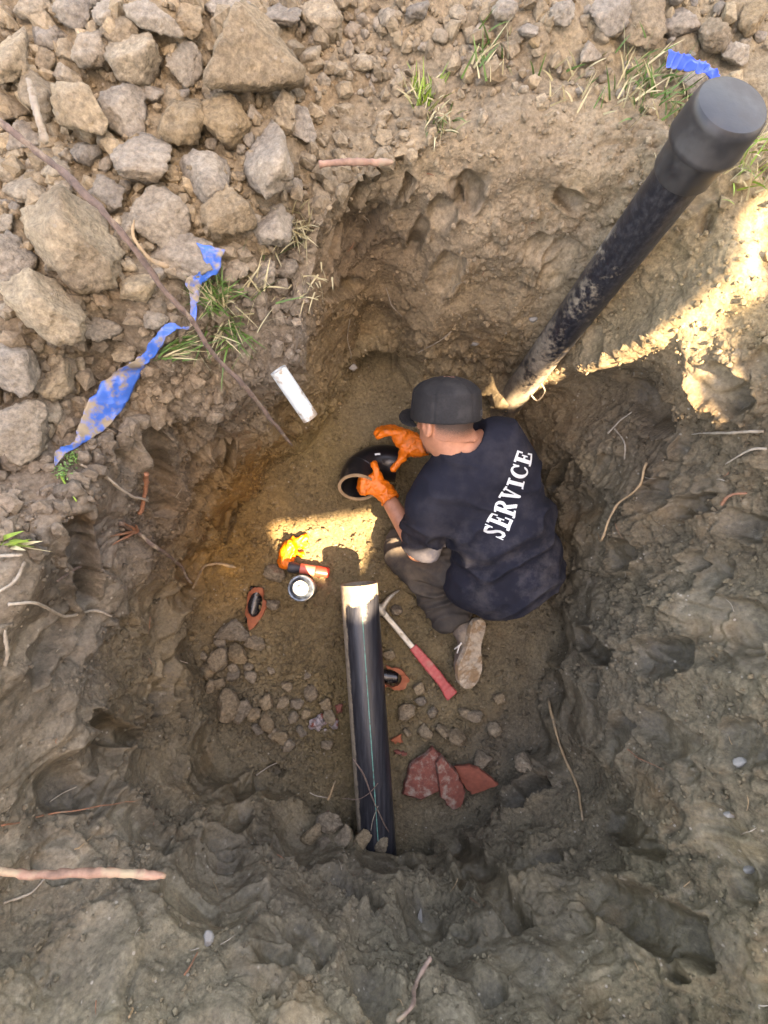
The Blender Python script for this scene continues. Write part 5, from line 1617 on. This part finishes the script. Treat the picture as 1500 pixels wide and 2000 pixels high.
if True:
    bm = bmesh.new(); bmesh.ops.create_icosphere(bm, subdivisions=2, radius=1.0)
    V42 = np.array([v.co[:] for v in bm.verts]); F80 = np.array([[v.index for v in f.verts] for f in bm.faces]); bm.free()
    rock_mesh_lo.vertices_np = V42 if False else rock_mesh_lo.vertices_np
rad_v = np.hypot(GV[:, 0], GV[:, 1])
heapw = near * topness * (0.25 + 1.2 * smooth01(-0.1, 0.6, -GV[:, 0] * 0.8 + GV[:, 1] * 0.4)) * (rad_v < 2.2)
M_GRIT = soil_mat('loose_grit', True)
grit('heap_crumbs', heapw, 13000, 0.003, 0.026, M_GRIT, 'loose soil crumbs over the heap and the banks', 1)
flo = floorness * near * (0.25 + 2.2 * np.exp(-(((GV[:, :2] - P(530, 1370, 0)[:2]) ** 2).sum(1)) / 0.30 ** 2) + 1.0 * np.exp(-(((GV[:, :2] - P(880, 1430, 0)[:2]) ** 2).sum(1)) / 0.22 ** 2)
                          + 0.5 * np.exp(-(((GV[:, :2] - P(480, 1040, 0)[:2]) ** 2).sum(1)) / 0.12 ** 2))
cell = RAD.ravel() / RAD.max()
flo *= np.clip(RAD.ravel(), 0.02, 1)
grit('floor_crumbs', flo, 8000, 0.0024, 0.014, M_GRIT, 'fine rubble and crumbs scattered on the pit floor', 2)
wl_ = wallness * (1 - smear) * near
grit('wall_crumbs', wl_, 14000, 0.0016, 0.0085, M_GRIT, 'soil crumbs clinging to the pit walls', 3)

# ------------------------------------------------------------------ roots and sticks
M_BARK = plain('brown_bark', (0.115, 0.078, 0.062), 0.85, 0.45, 60, 0.8, 0.004, dirt=(0.24, 0.19, 0.13), dirt_amt=(0.52, 0.68), dirt_scale=30)
M_TAN = plain('peeled_root', (0.29, 0.195, 0.105), 0.7, 0.35, 60, 0.5, 0.003, dirt=(0.17, 0.13, 0.085), dirt_amt=(0.5, 0.66), dirt_scale=30)
M_PALE = plain('pale_root', (0.29, 0.25, 0.195), 0.75, 0.35, 60, 0.5, 0.003, dirt=(0.17, 0.135, 0.095), dirt_amt=(0.48, 0.64), dirt_scale=30)
M_RUST = plain('rusty_root', (0.23, 0.098, 0.052), 0.75, 0.45, 60, 0.6, 0.003, dirt=(0.17, 0.13, 0.09), dirt_amt=(0.48, 0.66), dirt_scale=30)
def root(pts, r0, r1, m, name, label, cat='root', group=None, lift=0.006, n=34, wob=0.13, wig=0.0, z=None):
    w = []
    for q in pts:
        if len(q) == 3: w.append(P(*q))
        else: w.append(surf(q[0], q[1], lift)[0])
    w = np.array(w)
    s = spline(w, n)
    wig = max(wig, 0.0035)
    s = s + wig * np.stack([fbm(s + 5 * k_, 18, 2, k_ + abs(int(pts[0][0])) % 50) for k_ in range(3)], 1)
    rr_ = np.linspace(r0, r1, n) * (1 + 0.35 * fbm(s, 30, 3, 7))
    rr_[-1] *= 0.45; rr_[-2] *= 0.8
    V, F = tube(s, rr_, 8, wob=wob, seed=abs(int(pts[0][0])) + 3)
    return tag(mesh_np(name, V, F, m), label, cat, group)
root([(-20, 228, 1.17), (60, 285, 1.16), (130, 340, 1.16), (215, 425, 1.15), (270, 500, 1.12), (330, 580, 1.08), (378, 632, 1.04), (430, 700, .98), (475, 752, .93), (520, 808, .84), (570, 872, .72)], .0068, .0042, M_BARK, 'root',
     'long bare brown root running from the left edge across the clods into the pit', n=70, wig=.006)
root([(262, 428, 1.14), (262, 462, 1.14), (285, 500, 1.13), (300, 512, 1.12), (328, 522, 1.12)], .0022, .0055, M_TAN, 'husk', 'pale curled stalk with a flared end on the clods', 'stalk')
root([(55, 155, 1.15), (72, 215, 1.15), (88, 280, 1.14)], .006, .008, M_PALE, 'stick', 'weathered grey stick standing among the clods at the upper left', 'stick')
root([(622, 322, 1.03), (690, 316, 1.035), (768, 318, 1.03)], .0075, .006, plain('pinkish_stick', (0.24, 0.14, 0.10), 0.8, 0.4, 40, dirt=(0.25, 0.2, 0.14), dirt_amt=(0.45, 0.62)), 'stick', 'short pinkish stick lying on the far rim of the pit', 'stick')
root([(-30, 1700, .93), (60, 1710, .925), (150, 1706, .925), (240, 1706, .92), (325, 1712, .92)], .0088, .0078, plain('reddish_stick', (0.27, 0.15, 0.10), 0.7, 0.5, 22, 0.6, 0.004, dirt=(0.36, 0.27, 0.17), dirt_amt=(0.48, 0.62), dirt_scale=16), 'stick', 'thick reddish peeled stick at the lower left edge', 'stick', wig=.004, n=40)
root([(1268, 908), (1245, 945), (1215, 985), (1195, 1020), (1178, 1050), (1172, 1042)], .0036, .0030, M_TAN, 'root', 'curved tan root on the right wall level with the shirt', wig=.003, lift=.010)
root([(1074, 1366), (1090, 1430), (1110, 1490), (1130, 1545), (1142, 1605)], .0052, .0038, M_TAN, 'root', 'straight tan root hanging down the right wall beside the terracotta shards', wig=.003, lift=.010)
root([(228, 1020), (262, 1042), (300, 1070), (345, 1105), (372, 1135)], .006, .0045, M_BARK, 'root', 'bark-covered root with a splintered rusty end on the left wall', wig=.004, lift=.012)
for k_, q in enumerate(((208, 1040), (215, 1052), (235, 1008), (250, 1028))):
    root([(258, 1040), q], .0055, .0015, M_RUST, 'root_splinter', 'rusty splinter at the torn end of the left wall root', 'splinter', 'splinters of the torn root', lift=.018, n=8)
root([(372, 1138), (395, 1112), (405, 1105), (430, 1102), (462, 1108)], .003, .006, M_TAN, 'root', 'forked root tip catching the sun beside the floor', lift=.02, wig=.002)
root([(285, 920), (278, 950), (276, 985), (270, 1005)], .006, .005, M_RUST, 'root', 'short rusty root in the scooped part of the left wall', lift=.008, wig=.004)
root([(10, 1180), (60, 1175), (100, 1192), (140, 1194), (180, 1190), (212, 1204)], .0035, .003, M_PALE, 'root', 'pale wavy root on the left wall below the torn root', lift=.012, wig=.003)
root([(160, 912), (205, 935), (250, 965), (283, 983)], .0038, .003, M_PALE, 'root', 'thin pale root sagging over the left rim below the green weeds', lift=.012, wig=.004)
root([(98, 1135), (130, 1118), (160, 1100)], .0025, .003, M_BARK, 'root', 'short forked twig standing from the dark gouge on the left', lift=.016)
root([(-10, 1095), (25, 1092), (44, 1088)], .0035, .003, M_PALE, 'root', 'white root end at the left edge below the green blade', lift=.012)
root([(44, 1100), (30, 1130), (5, 1155), (-10, 1160)], .003, .003, M_PALE, 'root', 'white bent root at the left edge above the pale wavy root', lift=.012)
root([(0, 1300), (8, 1260), (4, 1225)], .004, .003, M_PALE, 'root', 'stubby pale root at the left edge of the wall', lift=.012)
root([(845, 1884), (820, 1925), (795, 1965), (778, 2000)], .0042, .0050, plain('pink_twig', (0.20, 0.135, 0.105), 0.8, 0.4, 40, dirt=(0.2, 0.16, 0.11), dirt_amt=(0.45, 0.62)), 'twig', 'straight pinkish twig at the bottom edge', 'twig', lift=.014)
root([(1225, 1462), (1255, 1482), (1300, 1505)], .0022, .0008, M_RUST, 'root', 'fine tapering root on the right wall, right of the long tan root', lift=.006)
root([(1405, 985), (1430, 972), (1458, 968)], .004, .0035, M_RUST, 'root', 'short orange root at the right of the wall', lift=.010)
root([(1500, 875), (1465, 888), (1425, 908)], .0035, .002, M_PALE, 'root', 'pale root entering from the right edge', lift=.012)
root([(1500, 840), (1440, 842), (1380, 845), (1350, 850)], .0038, .002, M_PALE, 'root', 'long level root at the right edge below the sunlit bank', lift=.010)
root([(1195, 850), (1215, 825), (1235, 810)], .003, .002, M_PALE, 'root', 'upper branch of the root in the dark hollow right of the worker', lift=.014)
root([(1208, 840), (1222, 868), (1230, 898)], .0035, .0022, M_PALE, 'root', 'lower branch of the root in the dark hollow right of the worker', lift=.014)
root([(1032, 765), (1045, 772), (1058, 755), (1066, 738)], .003, .002, M_PALE, 'root', 'looped white root below the sunlit streak by the standing pipe', lift=.022)
root([(685, 700), (680, 680), (676, 655), (682, 620)], .0020, .0014, M_PALE, 'root', 'thin root left of the round hole in the back wall', lift=.006)
root([(820, 690), (850, 665), (880, 640)], .0022, .0012, M_PALE, 'root', 'slanting root right of the round hole in the back wall', lift=.010)
root([(755, 560), (765, 590), (785, 615)], .0018, .0010, M_PALE, 'root', 'hair-thin root above the round hole in the back wall', lift=.006)
# twigs over the pipe where it enters the wall
zt = .24
root([(690, 1480, zt), (708, 1510, zt + .01), (722, 1545, zt), (738, 1585, zt - .01), (760, 1625, zt - .04)], .0032, .0022, M_BARK, 'twig', 'forked brown twig lying over the black pipe', 'twig', wig=.003)
root([(738, 1530, zt), (722, 1548, zt), (700, 1560, zt - .01), (668, 1560, zt - .02)], .0018, .001, M_BARK, 'twig', 'thin side twig crossing the black pipe', 'twig')
root([(738, 1575, zt - .01), (728, 1600, zt - .02), (724, 1622, zt - .03)], .0018, .001, M_PALE, 'twig', 'short pale twig at the lower end of the black pipe', 'twig')
root([(655, 1525, .12), (648, 1545, .13), (640, 1565, .13)], .002, .004, M_TAN, 'twig', 'yellow straw stub left of the black pipe', 'twig')
root([(605, 1548, .13), (622, 1556, .13), (640, 1560, .12)], .0015, .0015, M_PALE, 'twig', 'thin bent straw left of the yellow stub', 'twig')
root([(495, 1515), (520, 1500), (545, 1487)], .0025, .0015, M_PALE, 'root', 'short straight root on the lower left wall', lift=.010)
root([(95, 1570), (120, 1552), (152, 1532)], .0016, .0012, M_PALE, 'root', 'thin straw-like root on the left bank above the reddish stick', lift=.010)
root([(0, 1608), (80, 1596), (160, 1586), (220, 1572), (270, 1560)], .0020, .0012, M_RUST, 'root', 'long thin reddish root lying along the left bank', lift=.007, wig=.003)
root([(142, 1662), (160, 1650), (182, 1638)], .0016, .001, M_TAN, 'root', 'short yellow straw just above the reddish stick', lift=.008)
root([(5, 1760), (50, 1748), (72, 1735), (85, 1718)], .003, .002, M_PALE, 'root', 'grey root curving below the reddish stick', lift=.01)
root([(362, 1905), (376, 1885), (392, 1862)], .0018, .0014, M_RUST, 'root', 'short rusty root below the bluish stone', lift=.008)
root([(245, 1998), (252, 1985), (260, 1970)], .003, .001, M_TAN, 'blade', 'yellow dry blade at the bottom edge', 'grass blade', lift=.012)
for k_ in range(46):                                    # root hairs left in the cut walls
    for _ in range(60):
        cx, cy = random.uniform(20, 1490), random.uniform(330, 1980)
        kk = wall_at(cx, cy)
        if wallness[kk] > 0.9 and not (640 < cx < 1130 and 700 < cy < 1640): break
    a_ = random.uniform(0, 6.3); l_ = random.uniform(8, 34)
    root([(cx, cy), (cx + l_ * .5 * math.cos(a_) + random.uniform(-4, 4), cy + l_ * .5 * math.sin(a_)), (cx + l_ * math.cos(a_), cy + l_ * math.sin(a_))], random.uniform(.0008, .0017), .0006,
         random.choice((M_PALE, M_TAN, M_PALE, M_RUST)), 'root', 'hair-thin broken root in the cut pit wall', 'root', 'root hairs in the wall', lift=.005, n=7, wob=0.02)

# ------------------------------------------------------------------ grass and weeds
M_GRASS = plain('grass_blade', (0.075, 0.15, 0.032), 0.55, 0.45, 25, 0, 0)
M_GRASSY = plain('bright_grass', (0.17, 0.27, 0.035), 0.55, 0.35, 25, 0, 0)
M_STRAW = plain('dry_grass', (0.42, 0.37, 0.22), 0.7, 0.3, 25, 0, 0)
for m in (M_GRASS, M_GRASSY, M_STRAW):
    B = m.node_tree.nodes['Principled BSDF']
    B.inputs['Subsurface Weight'].default_value = 0.0
def tuft(cx, cy, n, length, spread, lean, m, label, name='grass_tuft', lift=0.006, width=0.0021, dry=0.15, droop=0.6, sw=0.03):
    p, nn = surf(cx, cy, lift)
    r_ = np.random.default_rng(int(cx * 7 + cy))
    Vg, Fg, Vd, Fd = [], [], [], []
    for _ in range(int(n * 1.7)):
        b = p + np.append(r_.normal(0, sw, 2), -0.004)
        a_ = r_.uniform(0, 6.283); L_ = 1.25 * length * r_.uniform(0.45, 1.1)
        d = unit(np.array([math.cos(a_) * spread, math.sin(a_) * spread, 0]) + np.array([lean[0], lean[1], 0]) + np.array([0, 0, 1.0]) * r_.uniform(.35, 1))
        sd = unit(np.cross(d, r_.standard_normal(3)))
        dr_ = r_.uniform(.2, 1) * droop
        dst, fst = (Vd, Fd) if r_.random() < dry + 0.15 else (Vg, Fg)
        k0 = len(dst)
        for s in np.linspace(0, 1, 6):
            c = b + d * L_ * s + np.array([lean[0] * .4, lean[1] * .4, -1.0]) * L_ * dr_ * s * s * 0.55
            w = width * (1 - s ** 1.8) * r_.uniform(.9, 1.1) + 0.0002
            dst += [c - sd * w, c + sd * w]
        for s in range(5):
            fst.append((k0 + 2 * s, k0 + 2 * s + 1, k0 + 2 * s + 3, k0 + 2 * s + 2))
    root_o = empty(name, p)
    for Vv, Fv, mm, nm in ((Vg, Fg, m, 'blades'), (Vd, Fd, M_STRAW, 'dry_blades')):
        if Fv: tag(adopt(mesh_np(nm, np.array(Vv), Fv, mm), root_o), kind='stuff')
    return tag(root_o, label, 'grass')
tuft(828, 198, 46, .062, .45, (0, .1), M_GRASSY, 'bright green grass tuft on the far rim', dry=.2, sw=.018)
tuft(860, 240, 26, .07, .3, (0, -.5), M_GRASS, 'thin drooping grass below the bright tuft on the far rim', dry=.6, sw=.02)
tuft(945, 120, 20, .06, .4, (0, .2), M_GRASS, 'sparse grass right of the bright tuft', dry=.4, sw=.03)
tuft(418, 590, 60, .085, .5, (.1, -.2), M_GRASS, 'dense dark green grass tuft beside the blue strip', lift=.012, dry=.2, sw=.022)
tuft(430, 640, 36, .10, .5, (.2, -.6), M_GRASS, 'long grass blades hanging over the left rim', lift=.01, dry=.25, sw=.03)
tuft(335, 672, 34, .07, .3, (.9, .1), M_GRASS, 'flattened grass lying right of the blue strip', lift=.015, dry=.2, sw=.016)
tuft(470, 555, 30, .07, .7, (.3, .1), M_GRASS, 'thin straggly grass among small clods on the left rim', lift=.01, dry=.5, sw=.05)
tuft(578, 450, 40, .085, .35, (.0, -.3), M_STRAW, 'dry straw-coloured grass at the right edge of the heap', lift=.01, dry=.5, sw=.018)
tuft(595, 545, 24, .06, .5, (.0, -.5), M_STRAW, 'short dry grass on the rim above the white pipe', lift=.008, dry=.6, sw=.03)
tuft(1255, 175, 60, .075, .45, (.0, .0), M_GRASS, 'grass patch left of the capped standing pipe', dry=.4, sw=.05)
tuft(1320, 225, 40, .06, .5, (-.1, -.3), M_GRASS, 'grass growing against the collar of the standing pipe', dry=.3, sw=.03)
tuft(1120, 160, 20, .05, .4, (0, 0), M_GRASS, 'sparse grass on the far bank left of the grass patch', dry=.6, sw=.04)
tuft(1450, 330, 40, .06, .5, (.0, -.2), M_GRASSY, 'yellow-green grass right of the standing pipe', dry=.3, sw=.035)
tuft(5, 1058, 8, .09, .15, (1.0, .0), M_GRASSY, 'few broad green blades at the left edge', lift=.02, width=.005, dry=.3, droop=.2, sw=.010)
for (cx, cy, lab) in ((118, 925, 'lower of two small-leaved green weeds below the blue strip'), (142, 888, 'upper of two small-leaved green weeds below the blue strip')):
    p, nn = surf(cx, cy, .012)
    w_o = empty('weed', p)
    r_ = np.random.default_rng(cx)
    Vv, Fv = [], []
    for _ in range(120):
        c = p + r_.normal(0, .0085, 3) * [1, 1, .6]
        a_, b_ = unit(r_.standard_normal(3)), None
        b_ = unit(np.cross(a_, r_.standard_normal(3)))
        k0 = len(Vv); s = r_.uniform(.0022, .004)
        Vv += [c, c + (a_ + b_ * .5) * s, c + a_ * s * 2, c + (a_ - b_ * .5) * s]
        Fv.append((k0, k0 + 1, k0 + 2, k0 + 3))
    tag(adopt(mesh_np('leaves', np.array(Vv), Fv, plain('weed_leaf', (0.12, 0.25, 0.07), 0.6, 0.3, 60, 0, 0)), w_o), kind='stuff')
    V, F = tube(spline([p + [0, 0, -.02], p + [.004, -.004, -.005], p], 6), .0018, 6)
    adopt(mesh_np('stem', V, F, M_GRASSY), w_o)
    tag(w_o, lab, 'weed')
V, F = tube(spline([surf(120, 935, .01)[0], surf(132, 955, .012)[0], surf(150, 985, .012)[0]], 12), np.linspace(.003, .0015, 12), 6)
tag(mesh_np('green_stem', V, F, M_GRASSY), 'single green stem hanging below the small-leaved weeds', 'stem')
# ------------------------------------------------------------------ the gable wall added unseen to shade the pit
# it stands beyond the near right bank; the low sun reaches the pit only through the gaps in it
LIT = SUNLIT_POLYS
M_BLOCKER = plain('blocker_render', (0.42, 0.39, 0.35), 0.9, 0.12, 6, 0.3, 0.004)
def wall_pt(u, h, t=0.0):
    return az * (WALL_D + t) + lat * u + np.array([0, 0, h])
outer = [(-4.5, 0.6), (4.5, 0.6), (4.5, 9.6), (-4.5, 9.6)]
loops2 = [outer] + LIT
def build_wall():
    th_ = 0.03
    polys = [[Vector((u, h, 0)) for u, h in lp] for lp in loops2]
    tris = tessellate_polygon(polys)
    flat = [q for lp in loops2 for q in lp]
    n = len(flat)
    V = [wall_pt(u, h) for u, h in flat] + [wall_pt(u, h, th_) for u, h in flat]
    F = [tuple(t) for t in tris] + [tuple(i + n for i in t[::-1]) for t in tris]
    k = 0
    for lp in loops2:
        m_ = len(lp)
        for i_ in range(m_):
            a_, b_ = k + i_, k + (i_ + 1) % m_
            F.append((a_, b_, b_ + n, a_ + n))
        k += m_
    return V, F
V, F = build_wall()
sun_blocker = mesh_np('sun_blocker_wall', np.array(V), F, M_BLOCKER, smooth=False)
tag(sun_blocker, 'tall added wall, unseen, with gaps shaped to throw the sunlit patches', 'wall')

# ------------------------------------------------------------------ origins at each thing's base
def settle(o):
    me = o.data
    co = np.empty(len(me.vertices) * 3, np.float32); me.vertices.foreach_get('co', co)
    co = co.reshape(-1, 3)
    c = Vector((float(co[:, 0].mean()), float(co[:, 1].mean()), float(co[:, 2].min())))
    T = Matrix.Translation(-c)
    def rec(x):
        x.data.transform(T)
        for ch in x.children: rec(ch)
    rec(o)
    o.location = c
for o in list(COL.objects):
    if o.type == 'MESH' and o.parent is None and o.name not in ('ground',) and o.location.length < 1e-6:
        settle(o)
